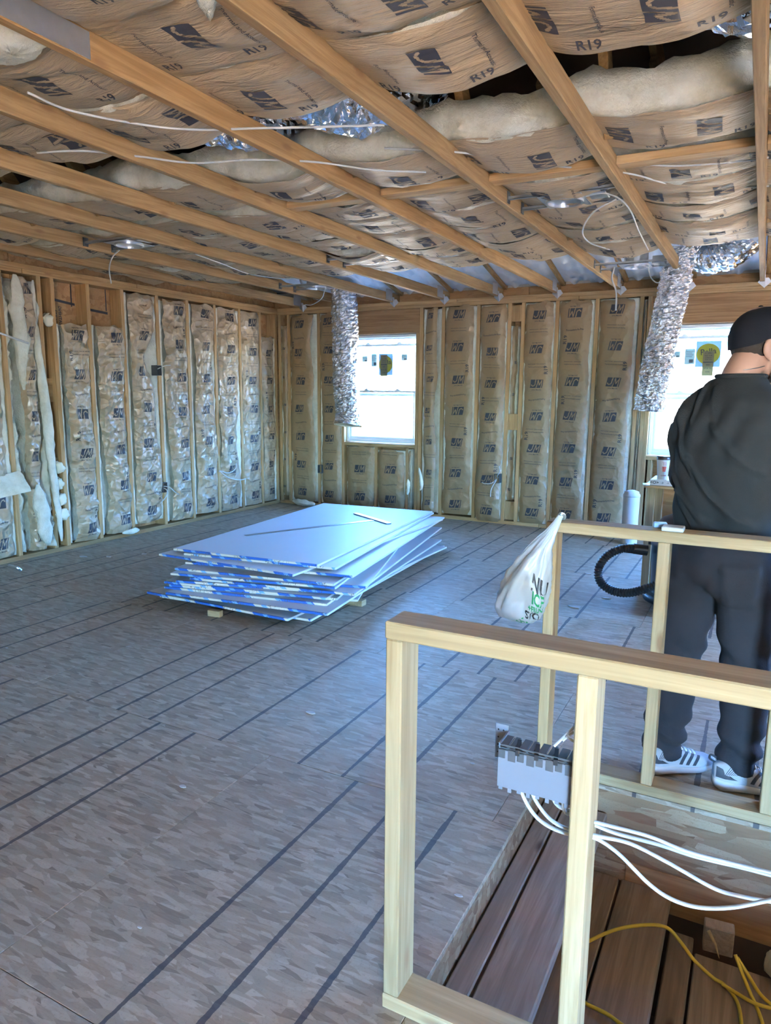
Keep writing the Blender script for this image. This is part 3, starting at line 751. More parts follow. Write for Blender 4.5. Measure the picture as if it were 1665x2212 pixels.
# back wall
def bb(a, b, label, z0, z1, seed, **k):
    return wall_batt(label, 'batts in the back wall', (a, YB-.002, z0), (1, 0, 0), (0, -1, 0), b-a, z1-z0, seed, **k)
bb(-5.315, -5.22, 'thin folded kraft strip of batt in the back wall beside the corner post', .10, 2.2, 30, bulge=.01, side=False)
bb(-5.18, -4.785, 'kraft batt in back wall with wide white fibre strip at its right edge', .05, 2.32, 31, right=.035, kinks=[(1.9, .3, 'r', .06), (1.15, .25, 'r', .04)])
bb(-4.745, -4.447, 'kraft batt in back wall partly behind the hanging foil duct, left of the window', .05, 2.32, 32, crumple=.008)
bb(-4.38, -3.995, 'short kraft batt below the left window, under its left half', .05, .765, 33, bulge=.022)
bb(-3.955, -3.585, 'short kraft batt below the left window, with white torn corner on top', .05, .74, 34, bulge=.03)
bb(-3.385, -3.17, 'narrow crumpled kraft batt in back wall just right of the left window', .05, 2.31, 35, crumple=.013, right=.035, left=.012, kinks=[(1.1, .3, 'r', .03)], side=False)
bb(-3.127, -2.765, 'kraft batt in back wall between two studs, second bay right of left window', .06, 2.32, 36, right=.015)
bb(-2.724, -2.424, 'kraft batt in back wall that hangs out over the bottom plate', .02, 2.32, 37, sag=.05, bulge=.03, crumple=.008)
bb(-2.238, -1.926, 'flat kraft batt in back wall right of the double stud with blocking', .04, 2.32, 38, crumple=.004)
bb(-1.886, -1.535, 'flat kraft batt in back wall with white right edge, middle of the last three', .05, 2.32, 39, crumple=.004, right=.022)
bb(-1.495, -1.12, 'flat kraft batt in back wall left of the right-hand foil duct', .05, 2.32, 40, crumple=.004, right=.03)
bb(-1.08, -1.046, 'thin strip of kraft batt squeezed in left of the right window', .05, 2.3, 41, bulge=.005, side=False, crumple=.004)
bb(-2.383, -2.279, 'dark shredded strip of batt between the double stud blocking pieces', .26, 2.1, 42, recess=.05, bulge=-.06, crumple=.02, right=.03, side=False)
bb(-3.547, -3.50, 'thin sliver of batt stuffed below the left window beside the king stud', .06, .76, 43, bulge=.0, fluff=.03, right=.015, side=False)

# ceiling: long rolls laid across the joists, sagging between them
def ceil_batt(label, y0, y1, seed, x0=-5.32, x1=1.05, sag=.07, thick=.15, curl=0.0, front=.0, fluffy=.02, lift=.0):
    rng = random.Random(seed); W = y1-y0; L = x1-x0
    root = thing('insulation_roll', label, 'insulation', (x0, (y0+y1)/2, JT), 'ceiling insulation rolls laid across the joists')
    nu = max(9, int(W/.028)); nv = int(L/.026)
    s, t = np.meshgrid(np.linspace(0, 1, nu), np.linspace(0, 1, nv)); x = x0+t*L; y = y0+W*s
    ph = (x-JX[0])/.6125; fr = ph-np.floor(ph); bay = np.floor(ph)
    amp = sag*(.75+.5*vn(bay*1.37, 0*bay+seed, seed))
    env = np.clip(np.sin(PI*fr), 0, 1)**.7
    skew = 1+.35*vn(bay*2.1, 0*bay, seed+3)*(2*s-1)
    z = JT+.004+lift-amp*env*skew
    z = z-.017*env*ridge(x*2.2, y*14+.9*vn(x*3, y*4, seed), seed+5, 3)-.014*env*fbm(x*4, y*6, seed+6, 3)
    z = z+.018*np.exp(-((1-s)*W/.03)**2)*(.3+env)+.018*np.exp(-(s*W/.03)**2)*(.3+env)
    yy = y+.018*env*vn(x*2.3, y*0, seed+9)+front*env*(s < .5)*(1-2*s)
    z = z-curl*env*np.exp(-((1-s)*W/.08)**2)
    P = np.dstack([x, yy, z])
    MB().grid(P).build('paper_facing', 'kraft_ceiling', root, smooth=True)
    sh = Sheet(P, np.array((0, 0, -1.0)))
    mb = MB(); rng2 = random.Random(seed*3)
    v = rng.uniform(.1, .3); k = 0
    def put(V, F, cu, cv, rot):
        c, s_ = math.cos(rot), math.sin(rot); xx = V[:, 0]*c-V[:, 1]*s_; y_ = V[:, 0]*s_+V[:, 1]*c
        a = (cu+xx)/W; b = (cv+y_)/L
        if a.min() < .02 or a.max() > .98: return
        xm = x0+b.mean()*L; f_ = ((xm-JX[0])/.6125) % 1
        if F is LOGO[1]: MB().add(sh.at(a, b, .0025), F).build('printed_logo', 'print_ink', root)
        else: mb.add(sh.at(a, b, .0025), F)
    while v < L-.1:
        put(LOGO[0]*.09, LOGO[1], W*.5+rng.uniform(-.04, .04), v, (PI if k % 2 else 0)+rng.uniform(-.05, .05))
        t_, f_ = text2d('Formaldehyde-free' if k % 2 else 'Thermal and Acoustic', .022, .01); put(t_, f_, W*.5, v+.17, 0)
        t_, f_ = text2d('R19', .05, .02); put(t_, f_, W*.8, v+.12, PI/2)
        v += .34; k += 1
    mb.build('fine_print', 'print_ink', root)['kind'] = 'stuff'
    # fibre above: closed loop of section points
    nx = int(L/.03); xs = np.linspace(x0+.001, x1-.001, nx); rows = []
    prof = [(.02, .012), (-.03, .05), (-.05, .10), (-.02, 1.0), (.3, 1.02), (.7, 1.0), (1.02, .95), (1.03, .5), (.98, .012)]
    php = (xs-JX[0])/.6125; fp = php-np.floor(php); bp = np.floor(php)
    am = sag*(.75+.5*vn(bp*1.37, 0*bp+seed, seed)); en = np.clip(np.sin(PI*fp), 0, 1)**.7
    for i, (a, b) in enumerate(prof):
        base = JT+.012+lift-am*en*(1 if b < .2 else .85)
        h = b if b < .2 else b*thick
        nz = fluffy*(vn(xs*7, 0*xs+i*3.1, seed+30)+.6*vn(xs*22, 0*xs+i*1.3, seed+31)+.3*vn(xs*55, 0*xs+i, seed+32))
        a_ = a*W+front*en*(a < .1)+(nz if .012 < b else 0)
        rows.append(np.stack([xs, y0+a_+.018*en*vn(xs*2.3, 0*xs, seed+9), base+h+(nz*1.2 if b > .2 else nz*.2)], 1))
    P2 = np.array(rows).transpose(1, 0, 2)
    mb = MB(); mb.grid(P2, closeu=True); n_ = len(prof); b0 = len(mb.v)
    mb.f.append(tuple(range(n_))); mb.f.append(tuple(range(b0-n_, b0))); mb.m.extend([0, 0])
    mb.build('fibreglass_core', 'fibreglass', root, smooth=True)
    return root
ceil_batt('kraft ceiling roll nearest the camera, at the top of the picture', 1.03, 1.63, 51, sag=.06)
ceil_batt('kraft ceiling roll between two lapped seams, second from the camera', 1.60, 2.06, 52, sag=.065)
ceil_batt('kraft ceiling roll whose far edge hangs over the dark open gap', 2.04, 2.45, 53, sag=.072, curl=.012)
ceil_batt('thick ceiling roll with exposed cream fibre edge beyond the dark gap', 3.06, 3.48, 54, sag=.08, thick=.17, fluffy=.03, front=-.03)
ceil_batt('kraft ceiling roll just behind the flat wood blocking between joists', 3.67, 4.03, 55, sag=.065)
ceil_batt('kraft ceiling roll above the nearer recessed light fixture', 4.00, 4.42, 56, sag=.07)
ceil_batt('kraft ceiling roll in the middle of the far ceiling half', 4.46, 4.86, 57, sag=.07, fluffy=.03)
ceil_batt('kraft ceiling roll second from the white vent baffles', 4.88, 5.30, 58, sag=.07)
ceil_batt('kraft ceiling roll ending at the white vent baffles', 5.32, 5.78, 59, sag=.06)
for k, yb_ in enumerate((-3.1, -2.3, -1.5, -.7, .1)):
    o = MB().grid(np.array([[(x, y, JT+.004+.01*math.sin(x*3)) for y in (yb_, yb_+.82)] for x in np.linspace(-5.4, XR, 40)])).build('kraft_roll', 'kraft_ceiling', ceiling)
o = MB().grid(np.array([[(x, y, JT+.01) for y in (.9, 5.8)] for x in np.linspace(1.0, XR, 20)])).build('kraft_roll', 'kraft_ceiling', ceiling)
o = MB().grid(np.array([[(x, y, JT+.01) for y in (.9, 1.06)] for x in np.linspace(-5.4, XR, 20)])).build('kraft_roll', 'kraft_ceiling', ceiling)

def ray(px, py):
    return SC.camera.matrix_world.to_3x3() @ Vector(((px-832.5)/1532.8, -(py-1106)/1532.8, -1.0))
def onz(px, py, z): d = ray(px, py); t_ = (z-H)/d.z; return Vector((0, 0, H))+d*t_

# loose fibre and torn paper on the left wall
def blob(label, pts, r, seed, mat='fibreglass', name='fibreglass_tuft', cat='insulation', group=None, flat=1.0):
    path = spline(pts, 6); n = len(path); rows = []
    for i, p in enumerate(path):
        k = math.sin(PI*min(max((i+.35)/(n-.3), 0), 1))**.5
        T = (path[min(i+1, n-1)]-path[max(i-1, 0)]).normalized(); A = T.orthogonal().normalized() if abs(T.z) < .8 else Vector((0, 1, 0)); A = (A-T*A.dot(T)).normalized(); B = T.cross(A)
        row = []
        for j in range(14):
            a = 2*PI*j/14; rr = r*k*(1+.35*float(vn(i*.45, j*.7, seed))+.18*float(vn(i*1.3, j*1.9, seed+2)))
            row.append(tuple(p+A*math.cos(a)*rr+B*math.sin(a)*rr*flat))
        rows.append(row)
    mb = MB(); mb.grid(np.array(rows), closeu=True)
    mb.f.append(tuple(range(14))[::-1]); mb.f.append(tuple(range(len(mb.v)-14, len(mb.v)))); mb.m.extend([0, 0])
    return tag(mb.build(name, mat, None, smooth=True, origin=pts[0]), label, cat, group)
x = XL+.015
blob('long cream fibre roll hanging top to bottom beside the leftmost wall stud', [(x+.03, 3.80, 2.30), (x+.04, 3.80, 2.05), (x+.03, 3.815, 1.75), (x+.02, 3.82, 1.4)], .062, 3, flat=.7)
blob('cream fibre strip sagging down the left wall to the bottom plate', [(x+.015, 3.97, 2.28), (x+.01, 3.96, 1.9), (x+.02, 3.985, 1.5), (x+.03, 4.01, 1.05), (x+.02, 4.02, .75), (x+.03, 4.045, .40), (x+.03, 4.06, .10)], .038, 4, flat=.7)
blob('lower cream fibre bulge at foot of left wall between twisted batt and stud', [(x+.03, 3.87, .62), (x+.05, 3.88, .35), (x+.05, 3.91, .10)], .062, 5, flat=.7)
for k, (z, r, lb_) in enumerate(((1.98, .04, 'highest'), (.74, .045, 'upper middle'), (.60, .038, 'middle'), (.46, .048, 'lower middle'), (.33, .05, 'lowest'))):
    blob('cream foam tuft in the narrow left wall stud gap, %s of the five' % lb_, [(XL-.02, 4.095, z+.05), (XL+.01, 4.105, z), (XL-.01, 4.11, z-.05)], r, 60+k, 'spray_foam', 'foam_tuft', 'insulation', 'foam tufts in the narrow stud gap')
def flap():
    rng = np.linspace(0, 1, 12); S, T_ = np.meshgrid(rng, rng)
    y = 3.42+.30*S; z = .70-.16*T_+.05*S; xx = XL+.03+.10*np.sin(T_*1.5)*(.3+S)+.012*vn(S*5, T_*5, 3)
    return tag(MB().grid(np.dstack([xx, y, z])).build('torn_flap', 'fibreglass', None, smooth=True, origin=(XL+.03, 3.42, .7)), 'pale torn flap sticking out low on the leftmost batt', 'insulation')
flap()
blob('white foam bead curled at the lower right of left window framing', [(-3.40, YB-.02, .56), (-3.375, YB-.03, .45), (-3.36, YB-.03, .36), (-3.385, YB-.02, .30)], .022, 71, 'spray_foam', 'foam_bead', 'insulation')
blob('white foam bead beside the cripple stud under the left window', [(-3.54, YB-.02, .42), (-3.53, YB-.03, .33), (-3.545, YB-.02, .24)], .022, 72, 'spray_foam', 'foam_bead', 'insulation')
blob('white torn fibre lying at the back wall foot near the room corner', [(-5.12, YB-.06, .05), (-4.95, YB-.09, .045), (-4.80, YB-.05, .03)], .04, 73)

def fibre_patch(label, pts, z, seed):
    P = [onz(a, b, z) for a, b in pts]; c = sum(P, Vector())/len(P); n_ = 40; rows = []
    out = []
    for k in range(n_):
        q = k/n_*len(P); i0 = int(q); f = q-i0; p = P[i0].lerp(P[(i0+1) % len(P)], f); out.append(p+(p-c)*.06*float(vn(k*.9, 0, seed)))
    for r_, dz in ((1.0, .03), (1.02, .012), (.96, .0), (.7, -.012), (.35, -.018), (.02, -.02)):
        rows.append([tuple(c+(p-c)*r_+Vector((0, 0, dz+.005*float(vn(k*.7, r_*9, seed))))) for k, p in enumerate(out)])
    return tag(MB().grid(np.array(rows), closeu=True).build('fibreglass_patch', 'fibreglass', None, smooth=True, origin=tuple(c)), label, 'insulation')
fibre_patch('cream fibre patch showing at the upper left picture corner', [(-60, 55), (0, 62), (50, 75), (105, 100), (88, 122), (40, 143), (-60, 140)], 2.425, 3)
fibre_patch('cream fibre corner showing above the first joist at the top of the picture', [(415, -30), (425, 5), (440, 25), (455, 46), (466, 22), (474, -30)], 2.435, 4)

# ================================================================ HALF WALLS AROUND THE STAIRWELL
def half_wall(label, y0, posts, x0, z1, seed):
    r = thing('half_wall_frame', label, 'railing', (x0, y0, 0))
    y1 = y0+.089
    piece('top_plate', 'pine_x', r, x0, 2.4, y0, y1, z1-.038, z1, c=.003)
    piece('bottom_plate', 'pine_x', r, x0, 2.4, y0, y1, 0.0005, .038, c=.003)
    for p in posts: piece('stud', 'pine_z', r, p, p+.038, y0+.0015, y1-.0015, .0385, z1-.0385, c=.003)
    mb = MB()
    for p in posts:
        for q in (.02, .065): mb.lathe([(0, .0012), (.004, .0012), (.0045, 0)], (p+.019, y0+q, z1), 8)
    return r
half_wall('unpainted stud half wall with top rail closest to the camera', 1.27, [-.663, -.262, .18, .62], -.665, .934, 1)
half_wall('unpainted stud half wall on the far side of the stairwell opening', 2.492, [-.65, -.272, .105, .51], -.652, .957, 2)

# planks laid in the stairwell
def plank(label, x0, x1, y0, y1, z, th=.038, tilt=0):
    o = MB().box(x0+.003, x1-.003, y0, y1, z-th, z, c=.004).build('plank', 'plank_y', None, origin=((x0+x1)/2, y0, z-th)); o.rotation_euler.x = tilt
    return tag(o, label, 'plank', 'planks across the stairwell')
plank('narrow upper plank lying against the left OSB edge of the stairwell', -.602, -.53, 1.37, 2.48, -.10)
plank('wide upper plank second from the left OSB edge of stairwell', -.528, -.372, 1.37, 2.48, -.10)
plank('lower stairwell plank left of the middle board joint, under the grey box', -.62, -.315, 1.37, 2.485, -.345)
plank('wide lower stairwell plank with pale right edge, crossed by yellow cord', -.313, -.135, 1.37, 2.485, -.345)
plank('dark sunken stairwell plank right of the pale plank edge', -.133, -.05, 1.37, 2.40, -.42)
plank('wide dark sunken stairwell plank under the yellow cord tangle', -.048, .24, 1.37, 2.33, -.42)
plank('rightmost dark sunken plank at the picture edge', .242, .48, 1.37, 2.30, -.42)
MB_ = MB()
for k, xx in enumerate((-.45, .30)): tag(MB().box(xx, xx+.038, 1.372, 2.483, -.24 if k == 0 else -.6, -.14 if k == 0 else -.46).build('support_joist', 'plank_y', None, origin=(xx, 1.37, -.3)), ('short joist carrying the two upper stairwell planks', 'joist under the sunken dark stairwell planks')[k], 'lumber')

# ================================================================ DRYWALL STACK
def drywall():
    # front-left corner and front-right direction of each sheet, top first, in floor metres
    rows = [((374, 1187), 5.2, 'topmost'), ((397, 1197), 8.0, ''), ((343, 1198), -.8, ''), ((423, 1213), 8.5, ''), ((400, 1216), 12, ''), ((377, 1229), 9, ''), ((368, 1240), 12, ''), ((420, 1247), 17, ''), ((410, 1250), 10, ''), ((379, 1256), 15, ''),
            ((354, 1258), 10, ''), ((365, 1265), 13.5, ''), ((354, 1269), 9.5, ''), ((357, 1282), 6.5, ''), ((375, 1278), 14, ''), ((400, 1280), 20, ''), ((317, 1280), -1, ''), ((345, 1288), 3, '')]
    n = len(rows); th = .0127; z = .040+n*.0136
    names = ['topmost drywall sheet of the stack, with the T-square on it']+['drywall sheet in the stack, %s from the top' % w for w in ('second', 'third', 'fourth', 'fifth', 'sixth', 'seventh', 'eighth', 'ninth', 'tenth', 'eleventh', 'twelfth', 'thirteenth', 'fourteenth', 'fifteenth', 'sixteenth', 'seventeenth')]+['bottom drywall sheet of the stack, resting on scrap blocks']
    bm_ = None
    for k, ((px, py), ang, _) in enumerate(rows):
        z = .0405+(n-1-k)*.0136
        p = onz(px, py, z+.006); a = math.radians(ang)
        r = thing('drywall_sheet', names[k], 'drywall', (p.x, p.y, z), 'drywall sheets in the stack'); r.rotation_euler.z = a
        W, L = 1.17, 2.34
        if bm_ is None:
            core = MB().box(0, W, .001, L, .0004, th-.0004).mesh('board_core', 'gypsum')
            face = MB().box(.001, W-.001, .001, L-.001, th-.0004, th+.0002).mesh('face_paper', 'drywall_face')
            back = MB().box(.001, W-.001, .001, L-.001, 0, .0004).mesh('back_paper', 'drywall_back')
            side = MB().box(W, W+.0012, .002, L-.002, .0002, th-.0002).mesh('side_paper', 'drywall_face')
            tape = MB().box(.004, W-.006, -.0012, .001, -.0002, th+.0004).box(.004, W-.006, -.001, .012, th+.0002, th+.0007).mesh('end_tape', 'end_tape')
            bm_ = (('board_core', core), ('face_paper', face), ('back_paper', back), ('side_paper', side), ('end_tape', tape))
        for nm, me in bm_:
            o = bpy.data.objects.new(nm, me); COL.objects.link(o); o.parent = r
        if k == 0: top = z+th
    return top
TOPZ = drywall()
for k, (p, q, lb_) in enumerate((((-3.02, 3.60), (.05, .16), 'small pale wood block poking out under the front of the drywall stack'), ((-2.4, 3.95), (.16, .06), 'scrap wood block under the right front of the drywall stack'), ((-3.0, 4.9), (.09, .3), 'scrap wood block under the middle of the drywall stack'), ((-2.6, 5.6), (.09, .2), 'scrap wood block under the far end of the drywall stack'))):
    tag(MB().box(p[0], p[0]+q[0], p[1], p[1]+q[1], 0.0005, .0395, c=.002).build('wood_block', 'pine_y', None, origin=(p[0], p[1], 0)), lb_, 'wood block', 'blocks under the drywall')
p = onz(465, 1331, 0); tag(MB().obox((p.x, p.y, .0205), ((1, .1, 0), (-.1, 1, 0), (0, 0, 1)), .045, .02, .0195, .002).build('wood_block', 'pine_x', None, origin=(p.x, p.y, 0)), 'small pale wood offcut on the floor in front of the drywall', 'wood block')
def tsquare():
    z = TOPZ+.0012
    a, b, c_, d_ = onz(768, 1110, z), onz(840, 1132, z), onz(806, 1124, z), onz(530, 1157, z)
    r = thing('drywall_t_square', 'metal T-square lying on top of the drywall stack', 'tool', tuple((a+b)/2))
    MB().bar(a+Vector((0, 0, .005)), b+Vector((0, 0, .005)), .05, .009, c=.001).build('head', 'aluminium', r)
    MB().bar(c_+Vector((0, 0, .0015)), d_+Vector((0, 0, .0015)), .05, .002).build('blade', 'aluminium', r)
tsquare()

# ================================================================ FOIL DUCTS
def duct(label, pts, R, seed, mat='foil', nper=16, pitch=.045, crumple=.012, flare=0, group='flexible foil ducts'):
    path = spline(pts, nper); n = len(path); na = 44; rows = []; Ltot = 0
    A = None
    for i, p in enumerate(path):
        T = (path[min(i+1, n-1)]-path[max(i-1, 0)]).normalized()
        if i: Ltot += (p-path[i-1]).length
        A = T.orthogonal().normalized() if A is None else (A-T*A.dot(T)).normalized(); B = T.cross(A)
        ang = np.arange(na)*2*PI/na
        rr = R*(1+.018*math.cos(2*PI*Ltot/pitch+.8*float(vn(Ltot*9, 0, seed))))+1.25*crumple*(ridge(np.cos(ang)*3+7, np.sin(ang)*3+Ltot*16, seed, 3)-.5)+.7*crumple*vn(ang*6, Ltot*60, seed+2)+.5*crumple*vn(ang*13, Ltot*110, seed+5)
        q = i/(n-1)
        if flare: rr = rr*(1+flare*max(0, (q-.88)/.12)**2)
        C_ = np.array(p); rows.append(C_+np.outer(rr*np.cos(ang), np.array(A))+np.outer(rr*np.sin(ang), np.array(B)))
    r = thing('flex_duct', label, 'duct', pts[-1], group)
    MB().grid(np.array(rows), closeu=True).build('foil_jacket', mat, r, smooth=False)
    mb = MB(); e = rows[-1]; c0 = np.array(path[-1]); inn = c0+(e-c0)*.86; up = np.array(path[-4])
    mb.grid(np.array([e, inn, inn+(up-c0)]), closeu=True); b = len(mb.v); mb.f.append(tuple(range(b-na, b))); mb.m.append(0)
    mb.build('duct_end', 'fibreglass', r)
    return r
duct('crinkled foil duct hanging in front of the left window', [(-4.20, 6.98, 2.52), (-4.195, 7.0, 2.1), (-4.19, 7.0, 1.7), (-4.175, 7.0, 1.35), (-4.15, 7.0, 1.14), (-4.15, 6.98, 1.03)], .145, 81, nper=30, flare=.14)
duct('crinkled foil duct hanging slanted left of the right window', [(-.70, 6.45, 2.56), (-.715, 6.42, 2.35), (-.74, 6.38, 2.1), (-.785, 6.33, 1.75), (-.82, 6.3, 1.45), (-.832, 6.3, 1.27)], .118, 82, nper=30)
duct('shiny foil duct bend bulging from ceiling above the right window', [(-.15, 6.9, 2.78), (-.33, 6.88, 2.60), (-.48, 6.88, 2.56), (-.62, 6.9, 2.62), (-.72, 6.9, 2.82)], .13, 83, 'foil_smooth', 14, .05, .010)
duct('shiny foil duct bend in the ceiling gap, left of the two', [(-2.62, 2.30, 2.80), (-2.45, 2.50, 2.68), (-2.36, 2.72, 2.66), (-2.22, 3.0, 2.70), (-2.05, 3.2, 2.85)], .13, 84, 'foil_smooth', 14, .05, .012)
duct('shiny foil duct bend in the ceiling gap, beside the middle joist', [(-1.92, 2.30, 2.85), (-1.82, 2.52, 2.69), (-1.74, 2.72, 2.65), (-1.60, 2.95, 2.68), (-1.45, 3.15, 2.85)], .15, 85, 'foil_smooth', 14, .05, .010)
duct('shiny foil duct end in the ceiling gap at the upper right', [(.25, 2.45, 2.86), (.10, 2.55, 2.73), (-.02, 2.62, 2.67), (-.14, 2.68, 2.64), (-.24, 2.72, 2.72)], .12, 86, 'foil_smooth', 14, .05, .012)

# ================================================================ RECESSED LIGHTS AND CABLES
def can_light(x, y, label, bay0, bay1, z=ZT+.012):
    r = thing('recessed_light', label, 'light fixture', (x, y, z), 'recessed light housings between the joists')
    mb = MB().lathe([(.092, .012), (.094, .17), (.085, .178), (.0, .178)], (x, y, z), 28); mb.build('can_housing', 'galvanized', r, smooth=False)
    MB().lathe([(.088, .03), (.088, .0), (.100, 0), (.100, .012), (.096, .016)], (x, y, z), 28).build('rim', 'galvanized', r)
    MB().lathe([(.0, .05), (.087, .05), (.087, .045), (0, .045)], (x, y, z), 20).build('reflector', 'steel_dark', r)
    for s_ in (-1, 1):
        b = MB(); yy = y+s_*.125; b.box(bay0+.004, bay1-.004, yy-.010, yy+.010, z+.018, z+.021); b.box(bay0+.004, bay1-.004, yy-.010, yy-.008, z+.018, z+.034); b.box(bay0+.004, bay1-.004, yy+.008, yy+.010, z+.018, z+.034); b.build('hanger_bar', 'galvanized', r)
        for xx in (bay0, bay1-.004): MB().box(xx, xx+.004, yy-.022, yy+.022, z+.0, z+.06).build('bracket', 'steel_dark', r)
    MB().box(x-.115, x+.115, y-.13, y+.13, z+.012, z+.0155).build('mounting_plate', 'galvanized', r)
    MB().box(x+.13, x+.225, y-.06, y+.06, z+.018, z+.075, c=.003).build('junction_box', 'galvanized', r)
    MB().tube(spline([(x-.10, y-.08, z+.02), (x-.135, y-.075, z+.09), (x-.11, y-.05, z+.16), (x-.03, y-.03, z+.18)], 8), .010, 8).build('conduit', 'galvanized', r)
    return r
bay = lambda k: (JX[k+1]+.019, JX[k]-.019)
can_light(-1.03, 4.0, 'recessed light housing with two metal bars, nearest on the right ceiling', *bay(1))
can_light(-4.07, 3.82, 'recessed light housing near the left wall', *bay(6))
can_light(-2.86, 5.10, 'recessed light housing in the middle of the far ceiling', *bay(4))
can_light(-4.02, 6.15, 'recessed light housing next to the foil duct at the left window', *bay(6))
can_light(-1.0, 6.22, 'recessed light housing next to the slanted foil duct', *bay(1))
def cable(label, pts, r=.0045, mat='cable_white', n=10, name='cable', cat='cable', group=None, ry=None, sides=8):
    return tag(MB().tube(spline(pts, n), r, sides, ry=ry).build(name, mat, None, smooth=True, origin=pts[0]), label, cat, group)
zc = JT-.03
def px3(L_, z): return [tuple(onz(a, b, z)) for a, b in L_]
cable('white cable crossing the near ceiling toward the two foil bends', px3([(60, 200), (150, 238), (300, 268), (420, 280), (560, 277), (700, 274), (830, 270)], ZT+.01))
cable('white cable crossing the ceiling gap at the left edge', px3([(80, 330), (180, 326), (300, 338), (420, 352), (540, 345), (680, 350), (800, 366), (920, 372)], ZT+.02))
cable('white cable along the right ceiling above the light fixture', px3([(830, 320), (1000, 330), (1100, 350), (1340, 372), (1450, 398), (1560, 405), (1660, 402)], ZT+.06))
cable('second white cable along the right ceiling, slightly higher', px3([(1340, 350), (1450, 358), (1560, 352), (1660, 340)], ZT+.06))
cable('looped grey cable hanging from the nearest light fixture', [tuple(onz(1260, 425, 2.43)), tuple(onz(1310, 418, 2.43)), tuple(onz(1355, 445, 2.40)), tuple(onz(1380, 500, 2.37)), tuple(onz(1400, 540, 2.42))])
cable('grey cable curling down left of the looped one', [tuple(onz(1330, 430, 2.40)), tuple(onz(1280, 460, 2.37)), tuple(onz(1258, 500, 2.36)), tuple(onz(1275, 525, 2.40)), tuple(onz(1320, 540, 2.44))])
cable('white cable end dangling from the light fixture near the left wall', [tuple(onz(258, 540, 2.40)), tuple(onz(243, 555, 2.36)), tuple(onz(236, 580, 2.28)), tuple(onz(240, 612, 2.17))])
cable('white cable draped between far joists on the left', px3([(420, 548), (480, 570), (540, 592), (610, 602), (640, 600)], ZT+.01))
cable('white cable dangling against the top of the back wall', [(-1.18, 6.3, 2.45), (-1.20, 6.32, 2.36), (-1.165, 6.35, 2.25), (-1.16, 6.36, 2.10)], .007)
cable('white cable curling from the fixture beside the left foil duct', [(-3.98, 6.25, 2.42), (-4.05, 6.3, 2.34), (-4.2, 6.35, 2.29), (-4.32, 6.4, 2.30)])
cable('grey cable looping near the slanted foil duct', [(-.92, 6.3, 2.45), (-.9, 6.32, 2.36), (-.86, 6.33, 2.31), (-.82, 6.33, 2.30)])
cable('pale stick-like cable poking into the left edge of the picture', [(-4.9, 3.05, 1.87), (-4.95, 3.3, 1.83), (-5.05, 3.55, 1.79), (-5.1, 3.72, 1.76)], .008)

def elec_box(label, loc, n, wires=()):
    x, y, z = loc; U = Vector((n[1], -n[0], 0)); N = Vector((n[0], n[1], 0))
    r = thing('electrical_box', label, 'electrical box', loc, 'black wall outlet boxes'); C0 = Vector(loc)
    for a, w, h, dd in ((-.027, .003, .048, 0), (.027, .003, .048, 0)): MB().obox(C0+U*a+Vector((0, 0, 0)), (U, N, (0, 0, 1)), .0015, .04, .048).build('side', 'box_dark', r)
    for b in (-.0485, .0485): MB().obox(C0+Vector((0, 0, b)), (U, N, (0, 0, 1)), .0285, .04, .0015).build('side', 'box_dark', r)
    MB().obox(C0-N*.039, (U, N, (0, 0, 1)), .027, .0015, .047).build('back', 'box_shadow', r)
    for k, w in enumerate(wires): MB().tube(spline([tuple(C0+U*a+N*b+Vector((0, 0, c_))) for a, b, c_ in w], 8), .005, 8).build('wire', 'cable_white', r, smooth=True)
elec_box('black electrical box high on the left wall stud', (XL+.005, 5.30, 1.60), (1, 0), [((0, -.03, 0), (-.03, .03, .03), (-.08, .05, .05), (-.15, .04, .055))])
elec_box('black electrical box low on the left wall with two white wires', (XL+.005, 5.31, .43), (1, 0), [((0, -.02, 0), (-.01, .05, -.03), (.03, .07, -.09), (.10, .06, -.15)), ((0, -.02, .01), (-.04, .05, .0), (-.10, .06, -.05), (-.17, .05, -.09))])
elec_box('black electrical box low on back wall left of the left window', (-4.73, YB-.005, .47), (0, -1))
elec_box('black electrical box low on back wall with white wires near the blocking', (-2.46, YB-.03, .50), (0, -1), [((0, -.02, 0), (-.01, .05, .03), (-.04, .06, .08), (-.03, .06, .14)), ((0, -.02, 0), (.02, .05, -.05), (.05, .06, -.12), (.06, .05, -.20)), ((0, 0, 0), (.05, .05, -.05), (.12, .06, -.06), (.16, .05, -.05))])
cable('pair of white wire ends low on left wall, upper one curling up', [(XL+.02, 6.16, .52), (XL+.08, 6.25, .49), (XL+.11, 6.33, .53), (XL+.10, 6.36, .59)], .006)
cable('white wire end low on the left wall, lower one pointing right', [(XL+.02, 6.16, .52), (XL+.08, 6.24, .44), (XL+.12, 6.38, .40), (XL+.12, 6.5, .40)], .006)

